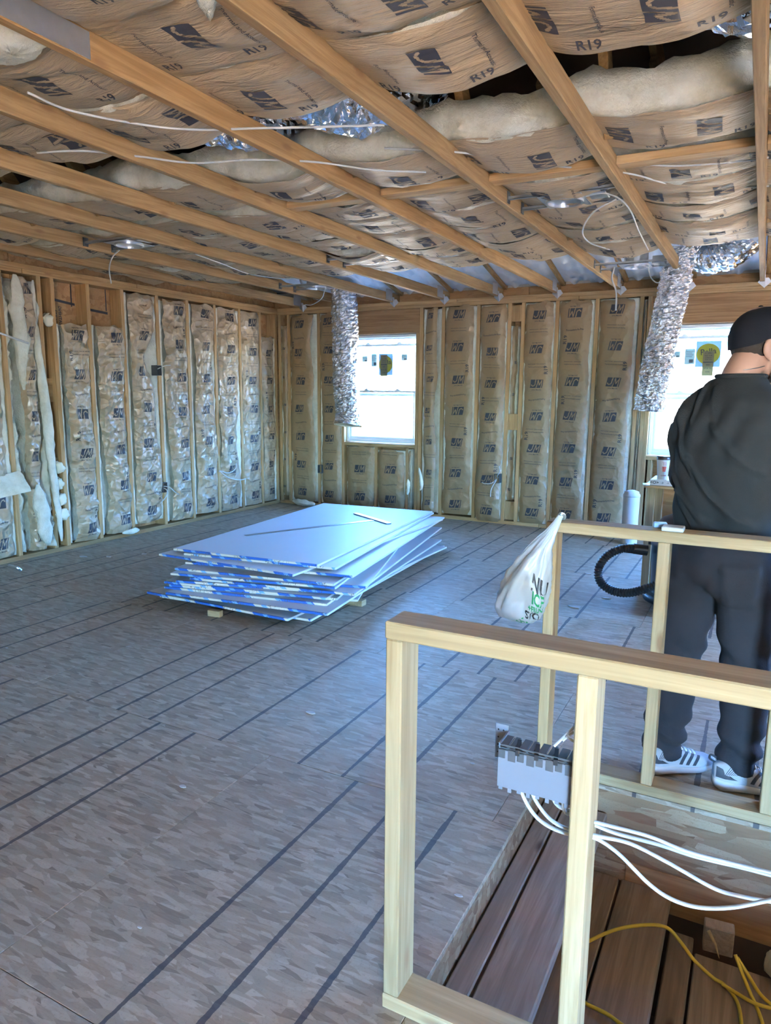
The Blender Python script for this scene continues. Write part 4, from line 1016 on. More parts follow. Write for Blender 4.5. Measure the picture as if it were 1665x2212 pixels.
# ================================================================ THINGS AROUND THE STAIRWELL
def ony(px, py, Y): d = ray(px, py); return Vector((0, 0, H))+d*(Y/d.y)
def gang_box():
    r = thing('gang_box', 'grey plastic multi-gang switch box fixed to near half wall stud', 'electrical box', (-.34, 1.335, .615))
    x0, x1, y0, y1, z0, z1 = -.418, -.2635, 1.302, 1.368, .612, .706
    b = MB(); b.box(x0, x1, y0, y0+.003, z0, z1-.012, c=.001); b.box(x0, x0+.003, y0+.003, y1, z0, z1); b.box(x1-.003, x1, y0+.003, y1, z0, z1); b.box(x0+.003, x1-.003, y0+.003, y1, z0, z0+.003)
    b.build('body', 'box_grey', r)
    MB().box(x0+.003, x1-.003, y0+.004, y0+.006, z0+.004, z1-.002).build('inner_wall', 'box_dark', r)
    n = 8; w = (x1-x0)/n
    for k in range(n):
        a = x0+w*k
        if k % 2 == 0: MB().box(a+.001, a+w*.80, y0-.001, y0+.0035, z1-.030, z1-.011, c=.001).build('cable_clamp', 'box_dark', r)
        else: MB().box(a+.001, a+w*.92, y0-.0005, y0+.0035, z1-.034, z1-.010, c=.001).build('cable_clamp', 'box_dark', r)
        MB().box(a+.002, a+w*(.7 if k % 2 else .98), y0+.004, y1-.012, z1-.0095, z1-.005, c=.001).build('top_knockout', 'box_dark', r)
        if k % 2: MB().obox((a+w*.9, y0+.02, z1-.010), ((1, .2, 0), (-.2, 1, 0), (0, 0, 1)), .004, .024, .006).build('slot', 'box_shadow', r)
        MB().box(a+w*.2, a+w*.6, y0-.0004, y0+.003, z0-.005-.003*(k % 2), z0+.002).build('bottom_tab', 'box_grey', r)
    f = MB().box(x0-.027, x0+.001, y1-.005, y1-.002, z0+.028, z1+.012, c=.001).build('mounting_flange', 'box_grey', r)
    h = MB()
    for i in range(2):
        for j in range(4): h.add([(x0-.020+i*.011+.002*math.cos(t), y1-.0055, z0+.042+j*.017+.002*math.sin(t)) for t in np.linspace(0, 2*PI, 9)[:-1]], [tuple(range(8))])
    for j in range(8): pass
    h.build('flange_holes', 'box_shadow', r)['kind'] = 'stuff'
    for k, (a, b_) in enumerate((((1197, 1612), (1243, 1568)), ((1215, 1600), (1240, 1580)), ((1222, 1590), (1245, 1605)))):
        MB().tube([tuple(ony(*a, 1.33)), tuple(ony(*b_, 1.34))], .0028, 6).build('bare_wire', 'cable_white', r)
gang_box()
def flat_cable(label, L_, Y, r=.0052):
    pts = [tuple(ony(a, b, Y if not hasattr(Y, '__len__') else Y[i])) for i, (a, b) in enumerate(L_)]
    return cable(label, pts, r, 'cable_white', 10, 'flat_cable', 'cable', 'white flat cables at the switch box', ry=.62, sides=10)
flat_cable('outer white flat cable drooping from the grey box to the stud', [(1124, 1685), (1128, 1715), (1150, 1755), (1180, 1782), (1222, 1800), (1262, 1806)], 1.325)
flat_cable('inner white flat cable drooping from the grey box to the stud', [(1144, 1690), (1152, 1720), (1172, 1752), (1195, 1775), (1225, 1790), (1262, 1798)], 1.335)
flat_cable('short white cable looping under the grey box beside the stud', [(1192, 1700), (1196, 1728), (1212, 1745), (1240, 1752), (1258, 1757)], 1.36)
flat_cable('short white cable hanging straight under the grey box', [(1222, 1705), (1216, 1730), (1222, 1755), (1250, 1763)], 1.35)
flat_cable('upper white flat cable running right from the near stud', [(1262, 1770), (1300, 1780), (1400, 1806), (1480, 1838), (1570, 1862), (1680, 1888), (1800, 1912)], [1.32, 1.34, 1.40, 1.44, 1.46, 1.47, 1.48])
flat_cable('middle white flat cable sagging right from the near stud', [(1262, 1800), (1300, 1808), (1360, 1822), (1440, 1862), (1540, 1918), (1600, 1936), (1680, 1950), (1800, 1965)], [1.32, 1.33, 1.36, 1.38, 1.40, 1.41, 1.42, 1.43])
flat_cable('lowest white flat cable sagging deepest right of the near stud', [(1262, 1804), (1295, 1815), (1340, 1848), (1400, 1908), (1450, 1942), (1510, 1960), (1580, 1960), (1660, 1945), (1740, 1930)], [1.32, 1.325, 1.33, 1.34, 1.35, 1.36, 1.37, 1.38, 1.38])
flat_cable('thin grey-white flat cable beside the upper one right of the stud', [(1270, 1776), (1330, 1800), (1420, 1824), (1500, 1850), (1600, 1874), (1700, 1900)], [1.335, 1.36, 1.42, 1.46, 1.48, 1.49])
def cord(label, L_, zs, r=.0055):
    pts = [tuple(onz(a, b, z if True else 0)) for (a, b), z in zip(L_, zs)]
    return cable(label, pts, r, 'cable_yellow', 10, 'extension_cord', 'cord', 'yellow extension cord strands in the stairwell')
cord('yellow extension cord arching over the wide lower plank', [(1215, 2062), (1265, 2036), (1330, 2008), (1395, 1998), (1440, 2004), (1470, 2035), (1500, 2075), (1540, 2112), (1565, 2128), (1590, 2160), (1600, 2200), (1602, 2260)], [-.335, -.33, -.31, -.29, -.28, -.31, -.36, -.40, -.41, -.41, -.41, -.41])
cord('yellow cord strand branching right at the picture edge', [(1560, 2126), (1590, 2145), (1625, 2165), (1665, 2178), (1720, 2190)], [-.405, -.40, -.39, -.40, -.41])
cord('long yellow cord strand falling from the rim on the right', [(1588, 2062), (1600, 2095), (1618, 2140), (1640, 2190), (1655, 2240)], [-.33, -.36, -.39, -.405, -.41])
cord('short yellow cord strand next to the long falling one', [(1592, 2068), (1615, 2105), (1640, 2145), (1670, 2175)], [-.34, -.37, -.39, -.40])
cord('yellow cord strand low between the near stud and plank joint', [(1240, 2148), (1270, 2170), (1310, 2190), (1345, 2215), (1390, 2245)], [-.335]*5)
tag(MB().obox((.02, 2.36, -.36), ((1, .1, 0), (-.1, 1, .2), (0, -.2, 1)), .045, .02, .055, .003).build('lumber_stub', 'plank_y', None, origin=(.02, 2.36, -.4)), 'broken dark lumber stub below the rim beside the cords', 'lumber')
tag(MB().tube([tuple(onz(1530, 2010, -.30)), tuple(onz(1545, 2040, -.33)), tuple(onz(1553, 2070, -.37))], [.006, .004, .001], 6).build('wood_splinter', 'pine_y', None), 'pale wood splinter hanging below the stairwell rim', 'splinter')
blob('grey fibre tangle in the lower right of the stairwell', [(.17, 2.36, -.36), (.22, 2.30, -.36), (.27, 2.27, -.37)], .05, 91)

def bag():
    r = thing('plastic_bag', 'white plastic shopping bag with green and black lettering hanging from far rail', 'bag', (-.72, 2.40, .57))
    R_ = [((1206, 1111), (1216, 1117), .006), ((1196, 1126), (1210, 1131), .010), ((1180, 1145), (1201, 1152), .014), ((1150, 1173), (1192, 1180), .032), ((1127, 1197), (1190, 1208), .050), ((1103, 1227), (1189, 1236), .062), ((1086, 1255), (1187, 1262), .070), ((1075, 1283), (1183, 1290), .074), ((1070, 1305), (1177, 1313), .066), ((1080, 1328), (1168, 1334), .045), ((1112, 1342), (1150, 1346), .014)]
    ys = 2.405; keys = np.linspace(0, 1, len(R_)); tt = np.linspace(0, 1, 60); na = 48
    Lp = np.array([[*ony(*a, ys)] for a, b, c in R_]); Rp = np.array([[*ony(*b, ys)] for a, b, c in R_]); Th = np.array([c for a, b, c in R_])
    I = lambda A: np.stack([np.interp(tt, keys, A[:, k]) for k in range(3)], 1)
    L_, Q_ = I(Lp), I(Rp); T_ = np.interp(tt, keys, Th)
    th = np.arange(na)*2*PI/na; rows = []
    for i, t_ in enumerate(tt):
        c = (L_[i]+Q_[i])/2; u = (Q_[i]-L_[i])/2
        cr = ridge(np.cos(th)*2.6+t_*1.2, np.sin(th)*2.6+t_*3.4, 5, 3); am = .020*min(1, t_*4)*min(1, (1-t_)*6+.2)
        fold = .010*np.sin(th*7+2*t_)*max(0, .6-abs(t_-.35))
        k = 1+(am*(cr-.4)+fold)/max(.05, np.linalg.norm(u)+.03)
        rows.append(c+np.outer(np.cos(th)*k, u)+np.outer(np.sin(th)*T_[i]*(1+.5*am/.020*(cr-.4)*.6), np.array((0, -1, 0))))
    P = np.array(rows); mb = MB(); mb.grid(P, closeu=True); mb.f.append(tuple(range(len(mb.v)-na, len(mb.v)))); mb.f.append(tuple(range(na))[::-1]); mb.m.extend([0, 0])
    mb.build('bag_body', 'bag_plastic', r, smooth=True)
    MB().tube(spline([tuple(ony(1207, 1116, 2.42)), tuple(ony(1212, 1111, 2.47)), tuple(ony(1218, 1116, 2.53)), tuple(ony(1212, 1128, 2.60))], 6), .008, 8).build('handle', 'bag_plastic', r, smooth=True)
    sh = Sheet(P[:, :na//2+1], np.array((0, -1.0, 0)))
    def pr(s, size, px, py, mat, rot=0, sx=1.0):
        v, f = text2d(s, size, .03); c, sn = math.cos(rot), math.sin(rot)
        X = px+(v[:, 0]*c-v[:, 1]*sn)*sx*610; Y = py-(v[:, 0]*sn+v[:, 1]*c)*610
        ti = np.interp(Y, np.array([(a[1]+b[1])/2 for a, b, c_ in R_]), keys)
        lx = np.interp(ti, keys, [a[0] for a, b, c_ in R_]); rx = np.interp(ti, keys, [b[0] for a, b, c_ in R_])
        q = np.clip(((X-lx)/(rx-lx))*2-1, -.985, .985); a_ = np.arccos(q)/PI
        MB().add(sh.at(a_, ti, .0022), f).build('printing', mat, r)
    pr('NU', .082, 1172, 1260, 'ink_black', -.35, .36); pr('ICE', .062, 1168, 1288, 'ink_green', -.3, .34); pr('+FRUN', .030, 1163, 1308, 'ink_green', -.25, .40); pr('STO', .046, 1156, 1323, 'ink_black', -.22, .45)
    pr('[A]', .030, 1133, 1335, 'ink_green', .35, .8)
bag()
tag(MB().box(*(lambda a: (a.x, a.x+.07, 2.50, 2.56))(ony(1428, 1139, 2.5)), .9575, .972, c=.003).build('paper_packet', 'paper_white', None, origin=tuple(ony(1428, 1139, 2.5))), 'small white paper packet lying on the far half wall rail', 'packet')
tag(MB().obox((ony(1425, 1131, 2.55).x, 2.565, .967), ((1, .2, 0), (-.2, 1, 0), (0, 0, 1)), .022, .012, .009, .003).build('blue_wrapper', 'paper_blue', None, origin=tuple(ony(1425, 1131, 2.55))), 'crumpled blue wrapper on the far rail beside the white packet', 'wrapper')

def vacuum():
    cx, cy = -.35, 4.95
    r = thing('shop_vacuum', 'dark wet-dry shop vacuum with black hose on casters behind the man', 'vacuum', (cx, cy, 0))
    MB().lathe([(.0, .09), (.20, .09), (.215, .11), (.228, .42), (.232, .43), (.232, .47), (.225, .48)], (cx, cy, 0), 36).build('canister', 'vac_body', r, smooth=True)
    MB().lathe([(.225, .48), (.245, .485), (.245, .515), (.225, .54), (.17, .61), (.08, .65), (0, .655)], (cx, cy, 0), 36).build('lid', 'vac_black', r, smooth=True)
    MB().tube(spline([(cx-.09, cy, .63), (cx-.08, cy, .70), (cx+.08, cy, .70), (cx+.09, cy, .63)], 6), .014, 8).build('handle', 'vac_black', r, smooth=True)
    for s_ in (-1, 1): MB().box(cx+s_*.235-.012, cx+s_*.235+.012, cy-.03, cy+.03, .42, .52, c=.004).build('latch', 'vac_black', r)
    MB().lathe([(.0, .06), (.26, .06), (.265, .075), (.26, .10), (.215, .112), (0, .112)], (cx, cy, 0), 36).build('base_ring', 'vac_black', r, smooth=True)
    for k in range(4):
        a = PI/4+PI/2*k+PI*.12; x, y = cx+.27*math.cos(a), cy+.27*math.sin(a)
        MB().lathe([(.0, .055), (.04, .055), (.045, .075), (.03, .105), (0, .108)], (x, y, 0), 14).build('caster_mount', 'vac_black', r)
        MB().tube([(x-.012, y, .027), (x+.012, y, .027)], .026, 14).build('caster', 'vac_black', r)
    P = [tuple(ony(1392, 1188, 4.88)), tuple(ony(1370, 1185, 4.84)), tuple(ony(1340, 1186, 4.80)), tuple(ony(1310, 1202, 4.78)), tuple(ony(1293, 1228, 4.76)), tuple(ony(1296, 1256, 4.74)), tuple(ony(1320, 1275, 4.72)), tuple(ony(1352, 1281, 4.70)), tuple(ony(1385, 1275, 4.69)), tuple(ony(1420, 1262, 4.68)), tuple(ony(1450, 1240, 4.68))]
    path = spline(P, 22); rr = [.027+.0022*(1 if (i//2) % 2 else -1) for i in range(len(path))]
    MB().tube(path, rr, 14).build('hose', 'hose_black', r, smooth=False)
    MB().tube([tuple(ony(1398, 1189, 4.87)), tuple(ony(1368, 1185, 4.845))], .036, 16).tube([tuple(ony(1372, 1186, 4.85)), tuple(ony(1352, 1184, 4.82))], .032, 16).build('hose_cuff', 'vac_black', r)
vacuum()

def bench():
    r = thing('work_table', 'rough wooden work table with OSB front panel below the right window', 'table', (-.1, 5.7, 0))
    piece('table_top', 'fir_x', r, -.715, .6, 5.38, 6.0, .742, .758, c=.002)
    for x in (-.69, .52): 
        for y in (5.41, 5.90): piece('leg', 'pine_z', r, x, x+.055, y, y+.06, .0005, .7415, c=.003)
    piece('leg', 'pine_z', r, -.635, -.585, 5.43, 5.47, .0005, .7415, c=.003)
    for k, (a, b) in enumerate(((-.58, -.475), (-.47, -.36), (-.355, -.1), (-.095, .51))): piece('front_panel', 'osb_wall', r, a, b, 5.44, 5.455, .08, .741, c=.001)
bench()
def cup_stuff():
    t = thing('cardboard_tray', 'white printed cardboard tray under the cups on the work table', 'tray', (-.4, 5.5, .758))
    MB().box(-.675, -.2, 5.42, 5.70, .7585, .800, c=.002).build('tray_body', 'paper_white', t)
    MB().add([(-.675, 5.42, .7588), (-.675, 5.55, .7588), (-.73, 5.46, .765), (-.72, 5.40, .762)], [(0, 1, 2, 3)]).build('flap', 'paper_blue', t)
    mb = MB(); fn = lambda cx, cz: (lambda a, b: (cx+a, 5.4185, cz+b))
    for k, s in enumerate(('<O>', '-:3', '-?-', '-:4')): lettering(mb, s, (.03, .018, .018, .018)[k], fn(-.645+(0, .052, .092, .13)[k], .779), .02)
    lettering(mb, 'o 1', .02, fn(-.46, .779), .03); mb.build('printing', 'ink_black', t)
    c = thing('coffee_cup', 'paper coffee cup with brown lid and red cup picture on the tray', 'cup', (-.60, 5.47, .8005))
    MB().lathe([(.0, 0), (.034, 0), (.045, .145), (.046, .148)], (-.60, 5.47, .8005), 28).build('cup_body', 'paper_white', c, smooth=True)
    MB().lathe([(.048, .143), (.049, .150), (.046, .160), (.044, .168), (.0, .166)], (-.60, 5.47, .8005), 28).build('lid', 'cup_lid', c, smooth=True)
    def cf(a, b): q = a/.042-PI/2+.35; rr = .0348+.011*(b/.148); return (-.60+rr*math.cos(q), 5.47+rr*math.sin(q), .8005+b)
    mb = MB(); lettering(mb, 'COFFEE', .013, lambda a, b: cf(a, b+.030), .02)
    cupo = [(-.016, .096), (-.012, .058), (.010, .058), (.015, .096)]; n = 6
    vs = []; fs = []
    for i in range(n+1):
        for j in range(5): a0 = np.interp(j/4, [0, 1], [cupo[0][0]+(cupo[1][0]-cupo[0][0])*i/n, cupo[3][0]+(cupo[2][0]-cupo[3][0])*i/n]); vs.append(cf(a0, .096-.038*i/n))
    fs = [(i*5+j, i*5+j+1, i*5+j+6, i*5+j+5) for i in range(n) for j in range(4)]; mb.add(vs, fs)
    for k in (-.009, 0, .009): 
        w = [(k+.003*math.sin(t*5), .102+.03*t) for t in np.linspace(0, 1, 9)]
        mb.add([cf(a-.0012, b) for a, b in w]+[cf(a+.0012, b) for a, b in w], [(i, i+1, 10+i, 9+i) for i in range(8)])
    mb.build('cup_print', 'ink_red', c)
    b = thing('sauce_bottle', 'slim dark red bottle with white cap next to the coffee cup', 'bottle', (-.535, 5.50, .8005))
    MB().lathe([(0, 0), (.018, 0), (.019, .01), (.018, .11), (.010, .135), (.009, .14)], (-.535, 5.50, .8005), 18).build('bottle_body', 'bottle_red', b, smooth=True)
    MB().lathe([(.011, .14), (.011, .165), (.004, .178), (.003, .20), (0, .20)], (-.535, 5.50, .8005), 14).build('cap', 'paper_white', b, smooth=True)
    j = thing('thermos', 'grey metal thermos beside the man, half hidden on the tray', 'thermos', (-.485, 5.52, .8005))
    MB().lathe([(0, 0), (.034, 0), (.036, .01), (.036, .15), (.030, .165)], (-.485, 5.52, .8005), 24).build('jar_body', 'jar', j, smooth=True)
    MB().lathe([(.033, .160), (.034, .185), (.028, .195), (0, .195)], (-.485, 5.52, .8005), 24).build('lid', 'steel_dark', j, smooth=True)
cup_stuff()
def foam_roll():
    r = thing('foam_roll', 'white roll standing at the back wall left of the right window', 'roll', (-1.05, 6.95, 0))
    MB().lathe([(0, 0), (.073, 0), (.075, .02), (.073, .25), (.075, .47), (.062, .502), (.03, .515), (0, .51)], (-1.02, 6.95, 0.0005), 28).build('roll_body', 'paper_white', r, smooth=True)
    MB().lathe([(.076, .455), (.079, .46), (.077, .475), (.075, .48)], (-1.02, 6.95, 0), 28).build('wrap_edge', 'paper_white', r, smooth=True)
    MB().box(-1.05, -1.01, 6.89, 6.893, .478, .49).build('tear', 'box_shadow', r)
foam_roll()

# small scraps on the floor
for k, (px, py, s_, lb_) in enumerate(((670, 1540, .03, 'white paper scrap on the floor between drywall and near rail'), (1020, 1650, .014, 'tiny white scrap on floor left of the grey box'), (990, 1935, .014, 'tiny white scrap on the floor near the OSB lip'), (302, 2005, .010, 'tiny white crumb on the floor at lower left'), (235, 1203, .05, 'white fibre scrap on the floor near the left wall'), (180, 1203, .05, 'flat white fibre scrap on floor close to left wall plate'), (310, 1197, .04, 'small white fibre scrap on floor left of the drywall'), (1310, 1293, .05, 'flat pale paper scrap on the floor below the hose'), (1240, 1312, .06, 'flat pale paper scrap on the floor right of the bag'), (1270, 1240, .035, 'pale offcut on floor in front of the hose loop'), (15, 1400, .012, 'tiny pale crumb at the left floor edge'), (395, 1700, .02, 'pale wood flake on the floor seam at lower left'))):
    p = onz(px, py, 0); rg = random.Random(k); vs = []; m_ = 7
    for i in range(m_): a = 2*PI*i/m_; q = s_*rg.uniform(.5, 1); vs.append((q*math.cos(a), q*math.sin(a)*.5))
    mb = MB().prism(vs, .0008, .002+.08*s_, lambda a, b, d: (p.x+a, p.y+b, d))
    tag(mb.build('floor_scrap', 'debris', None, origin=(p.x, p.y, 0)), lb_, 'scrap', 'scraps on the floor')
blob('white fibre tuft lying on the bottom plate of the left wall', [(XL+.02, 4.75, .05), (XL+.05, 4.86, .055), (XL+.03, 4.95, .05)], .025, 95)
tag(MB().tube(spline([tuple(onz(20, 1222, .03)), tuple(onz(35, 1225, .05)), tuple(onz(45, 1232, .02))], 5), .012, 7).build('foil_scrap', 'galvanized', None), 'small bent metal scrap at the foot of the left wall', 'scrap')

# ================================================================ PERSON
def remeshed(mb, voxel, smooth_it=6, disp=None):
    me = mb.mesh('tmp', 'skin'); o = bpy.data.objects.new('tmp', me); COL.objects.link(o)
    m = o.modifiers.new('r', 'REMESH'); m.mode = 'VOXEL'; m.voxel_size = voxel; m.adaptivity = 0
    s_ = o.modifiers.new('s', 'SMOOTH'); s_.factor = .6; s_.iterations = smooth_it
    bpy.context.view_layer.update(); dg = bpy.context.evaluated_depsgraph_get()
    res = bpy.data.meshes.new_from_object(o.evaluated_get(dg)); bpy.data.objects.remove(o)
    n = len(res.vertices); co = np.empty(n*3); res.vertices.foreach_get('co', co); co = co.reshape(-1, 3)
    nr = np.empty(n*3); res.vertices.foreach_get('normal', nr); nr = nr.reshape(-1, 3)
    if disp is not None: co = co+nr*disp(co, nr)[:, None]
    out = MB(); out.v = [tuple(c) for c in co]; out.f = [tuple(p.vertices) for p in res.polygons]; out.m = [0]*len(out.f)
    bpy.data.meshes.remove(res); return out
def limb(mb, pts, rad, n=18):
    path = spline(pts, 6); R = np.interp(np.linspace(0, 1, len(path)), np.linspace(0, 1, len(rad)), rad)
    mb.tube(path, list(R), n); mb.ell(pts[0], (rad[0],)*3, nu=14, nv=8); mb.ell(pts[-1], (rad[-1],)*3, nu=14, nv=8)
def person():
    Fd = Vector((.55, .835, 0)); Rt = Vector((.835, -.55, 0)); UP = Vector((0, 0, 1)); AX = (Rt, Fd, UP)
    C0 = Vector((-.085, 2.80, 0)); B = lambda r, f, z: tuple(C0+Rt*r+Fd*f+UP*z)
    root = thing('person', 'man in black cap, dark grey T-shirt and dark work pants, seen from behind', 'person', (-.09, 2.76, 0))
    Hd = Vector((.93, .36, 0)).normalized(); Hr = Vector((Hd.y, -Hd.x, 0)); Hc = Vector((-.020, 2.825, 1.585))
    HB = lambda r, f, z: tuple(Hc+Hr*r+Hd*f+UP*z)
    LA, RA = (-.225, 2.735, .10), (.03, 2.735, .10)           # ankles
    LK, RK = (-.205, 2.82, .47), (.03, 2.77, .47)
    LH, RH = B(-.095, .0, .88), B(.095, .0, .88)
    LS, RS = B(-.160, .0, 1.35), B(.160, .02, 1.35)
    LE, RE = B(-.215, .04, 1.10), B(.225, .05, 1.10)
    LW, RW = B(-.06, .25, 1.02), B(.16, .28, 1.03)
    # --- body: one continuous surface
    mb = MB()
    for r_, f_, z, a, b, h in ((0, 0, .93, .16, .115, .12), (0, .0, 1.08, .145, .105, .14), (0, -.01, 1.25, .165, .115, .14), (0, -.01, 1.36, .155, .085, .08)): mb.ell(B(r_, f_, z), (a, b, h), AX)
    for P in ((LH, LK, LA), (RH, RK, RA)): limb(mb, P, [.08, .06, .055, .042, .036])
    for P in ((LS, LE, LW), (RS, RE, RW)): limb(mb, P, [.030, .034, .036, .034, .027])
    limb(mb, [B(0, -.02, 1.40), tuple(Vector(B(.02, .0, 1.50))), tuple(Hc+Vector((-.012, 0, -.03)))], [.065, .058, .06])
    mb.ell(Hc+UP*.03, (.076, .098, .095), (Hr, Hd, UP)); mb.ell(HB(0, .045, -.045), (.058, .062, .078), (Hr, Hd, UP))
    mb.ell(HB(0, .105, -.02), (.013, .022, .024), (Hr, Hd, UP), 12, 8); mb.ell(HB(0, .085, -.10), (.028, .026, .022), (Hr, Hd, UP), 12, 8)
    mb.ell(HB(0, .093, .025), (.055, .012, .014), (Hr, Hd, UP), 12, 8)
    for s_ in (-1, 1):                                         # ears
        c = Vector(HB(s_*.078, .0, -.03)); tilt = (Hr*s_*.5-Hd*.9).normalized()
        limb(mb, [tuple(c+UP*-.030+Hd*.004), tuple(c+tilt*.020+UP*-.012), tuple(c+tilt*.026+UP*.014), tuple(c+tilt*.014+UP*.033), tuple(c+Hd*.008+UP*.026)], [.008, .0075, .0075, .008, .007], 10)
        mb.ell(c+tilt*.006, (.006, .015, .026), (Hr, Hd, UP), 10, 8)
    for Wr, s_ in ((LW, 1), (RW, -1)):                         # hands with five fingers each
        w = Vector(Wr); d = (Fd*.9+Rt*.35*s_-UP*.15).normalized(); sd = d.cross(UP).normalized(); up = sd.cross(d)
        mb.ell(w+d*.05, (.040, .05, .017), (sd, d, up), 14, 8)
        for k, (o_, ln) in enumerate(((-.032, .060), (-.011, .072), (.011, .068), (.031, .052))):
            b0 = w+d*.085+sd*o_; limb(mb, [tuple(b0), tuple(b0+d*ln*.45-up*.006), tuple(b0+d*ln*.75-up*.022), tuple(b0+d*ln*.85-up*.042)], [.0095, .0085, .008, .0075], 8)
        b0 = w+d*.035-sd*s_*.034; limb(mb, [tuple(b0), tuple(b0+d*.03-sd*s_*.022-up*.008), tuple(b0+d*.058-sd*s_*.022-up*.02)], [.012, .010, .008], 8)
    body = remeshed(mb, .0065, 5); body.build('body', 'skin', root, smooth=True)
    # eyes
    for s_ in (-1, 1):
        e = MB().ell(HB(s_*.032, .088, .005), (.012, .012, .011), (Hr, Hd, UP), 12, 8).build('eye', 'paper_white', root, smooth=True)
        MB().ell(HB(s_*.032, .097, .005), (.005, .004, .005), (Hr, Hd, UP), 8, 6).build('pupil', 'box_shadow', e, smooth=True)
    # --- hair, beard
    mb = MB(); mb.ell(HB(0, -.024, .0), (.0775, .080, .075), (Hr, Hd, UP)); mb.ell(HB(0, -.052, -.028), (.060, .044, .032), (Hr, Hd, UP))
    def cut(m_, test):
        keep = []; V = np.array(m_.v)
        m_.f = [f for f in m_.f if test(V[list(f)].mean(0))]; m_.m = [0]*len(m_.f); return m_
    hd = np.array(Hd); hr = np.array(Hr); hc = np.array(Hc)
    hair = remeshed(mb, .006, 3, lambda c, n: .002*vn(c[:, 0]*90+c[:, 1]*90, c[:, 2]*70, 4)); hair = cut(hair, lambda p: p[2]-hc[2] < .022 and (p-hc)@hd < .012+.5*max(0, p[2]-hc[2]))
    hair.build('hair', 'hair', root, smooth=True)
    mb = MB(); mb.ell(HB(0, .058, -.085), (.064, .060, .052), (Hr, Hd, UP)); mb.ell(HB(0, .03, -.05), (.069, .042, .055), (Hr, Hd, UP)); mb.ell(HB(0, .094, -.055), (.034, .018, .018), (Hr, Hd, UP))
    beard = remeshed(mb, .006, 3, lambda c, n: .004*vn(c[:, 0]*70+c[:, 1]*70, c[:, 2]*60, 6)); beard = cut(beard, lambda p: (p-hc)@hd > .022 and not ((p-hc)[2] > -.05 and abs((p-hc)@hr) < .028 and (p-hc)@hd > .07 and (p-hc)[2] > -.045))
    beard.build('beard', 'hair', root, smooth=True)
    # --- cap
    cap = bpy.data.objects.new('cap', None); COL.objects.link(cap); cap.parent = root
    tl = (Hd*math.cos(.12)+UP*math.sin(.12)).normalized(); cu = (UP*math.cos(.12)-Hd*math.sin(.12)).normalized(); cc = Hc+UP*.035-Hd*.004
    rows = []; na = 40
    for i in range(15):
        ph = (i/14)*PI/2; rr = math.cos(ph)**.8; zz = math.sin(ph)*.098-.012+(.0 if i else -.012)
        rows.append([tuple(cc+Hr*(.086*rr*math.cos(a)*(1+.012*math.cos(6*a)))+tl*(.110*rr*math.sin(a)*(1+.012*math.cos(6*a)))+cu*(zz-(.006 if i == 0 and math.sin(a) < -.3 else 0)-(.016*max(0, -math.sin(a))*(1-i/14)))) for a in np.arange(na)*2*PI/na])
    MB().grid(np.array(rows), closeu=True).build('crown', 'cap_cloth', cap, smooth=True)
    MB().ell(cc+cu*.088, (.008, .008, .005), None, 10, 6).build('button', 'cap_cloth', cap, smooth=True)
    S_, T_ = np.meshgrid(np.linspace(-1, 1, 17), np.linspace(0, 1, 7)); pts = []
    for s_, t_ in zip(S_.ravel(), T_.ravel()):
        a = s_*1.05; rad_ = 1+t_*(.62*math.cos(a*.9)); pts.append(tuple(cc+Hr*(.086*math.sin(a)*(1+.05*t_))+tl*(.107*math.cos(a)*rad_)-cu*(.018+.022*s_*s_+.012*t_)))
    P = np.array(pts).reshape(7, 17, 3); MB().grid(P).grid(P-np.array(cu)*.003).build('bill', 'cap_cloth', cap, smooth=True)
    # --- T-shirt
    mb = MB(); rows = []
    for (z, r_, f_, a, b) in ((.89, .0, .0, .185, .140), (.95, .0, .0, .190, .142), (1.04, 0, -.005, .187, .136), (1.14, 0, -.015, .195, .138), (1.24, 0, -.022, .205, .142), (1.32, 0, -.022, .205, .135), (1.385, 0, -.018, .185, .112), (1.43, 0.005, -.012, .135, .088), (1.458, .012, -.008, .094, .078), (1.474, .015, -.004, .080, .072)):
        row = []
        for k in range(32):
            t_ = 2*PI*k/32; ct, st = math.cos(t_), math.sin(t_); e = .85
            row.append(B(r_+a*math.copysign(abs(ct)**e, ct), f_+b*math.copysign(abs(st)**e, st), z))
        rows.append(row)
    mb.grid(np.array(rows), closeu=True); nv_ = len(mb.v); mb.f.append(tuple(range(32))[::-1]); mb.f.append(tuple(range(nv_-32, nv_))); mb.m.extend([0, 0])
    for S__, E__ in ((LS, LE), (RS, RE)):
        s0 = Vector(S__); e0 = Vector(E__); cx_ = Vector(B(0, 0, 0)); cx_.z = s0.z; s0 = s0.lerp(cx_, .10)+Vector((0, 0, -.004)); limb(mb, [tuple(s0), tuple(s0.lerp(e0, .5)), tuple(e0), tuple(e0+Fd*.05+UP*-.02)], [.068, .066, .064, .058])
    c0 = np.array(C0); rt = np.array(Rt); fd = np.array(Fd)
    def folds(c, n):
        u = (c-c0)@rt; w = (c-c0)@fd; z = c[:, 2]
        d = .010*ridge(u*5+z*4.5+.6*vn(u*4, z*4, 2), z*1.6-u*2.2, 7, 2)-.004
        d += .007*np.sin((z*1.0+u*1.3)*34+2*vn(u*5, z*5, 3))*np.clip((1.15-z)/.25, 0, 1)*np.clip((z-.86)/.06, 0, 1)
        d += .006*np.sin((u*1.5-z*.5)*40+1.5*vn(u*6, z*3, 8))*np.clip((z-1.12)/.15, 0, 1)*np.clip((1.42-z)/.1, 0, 1)
        d += .004*vn(u*18, z*14, 5)
        Z_ = lambda py: 1.41-(py-853)/600; U_ = lambda px: ((px-1655)/600+.085+.03)/.835
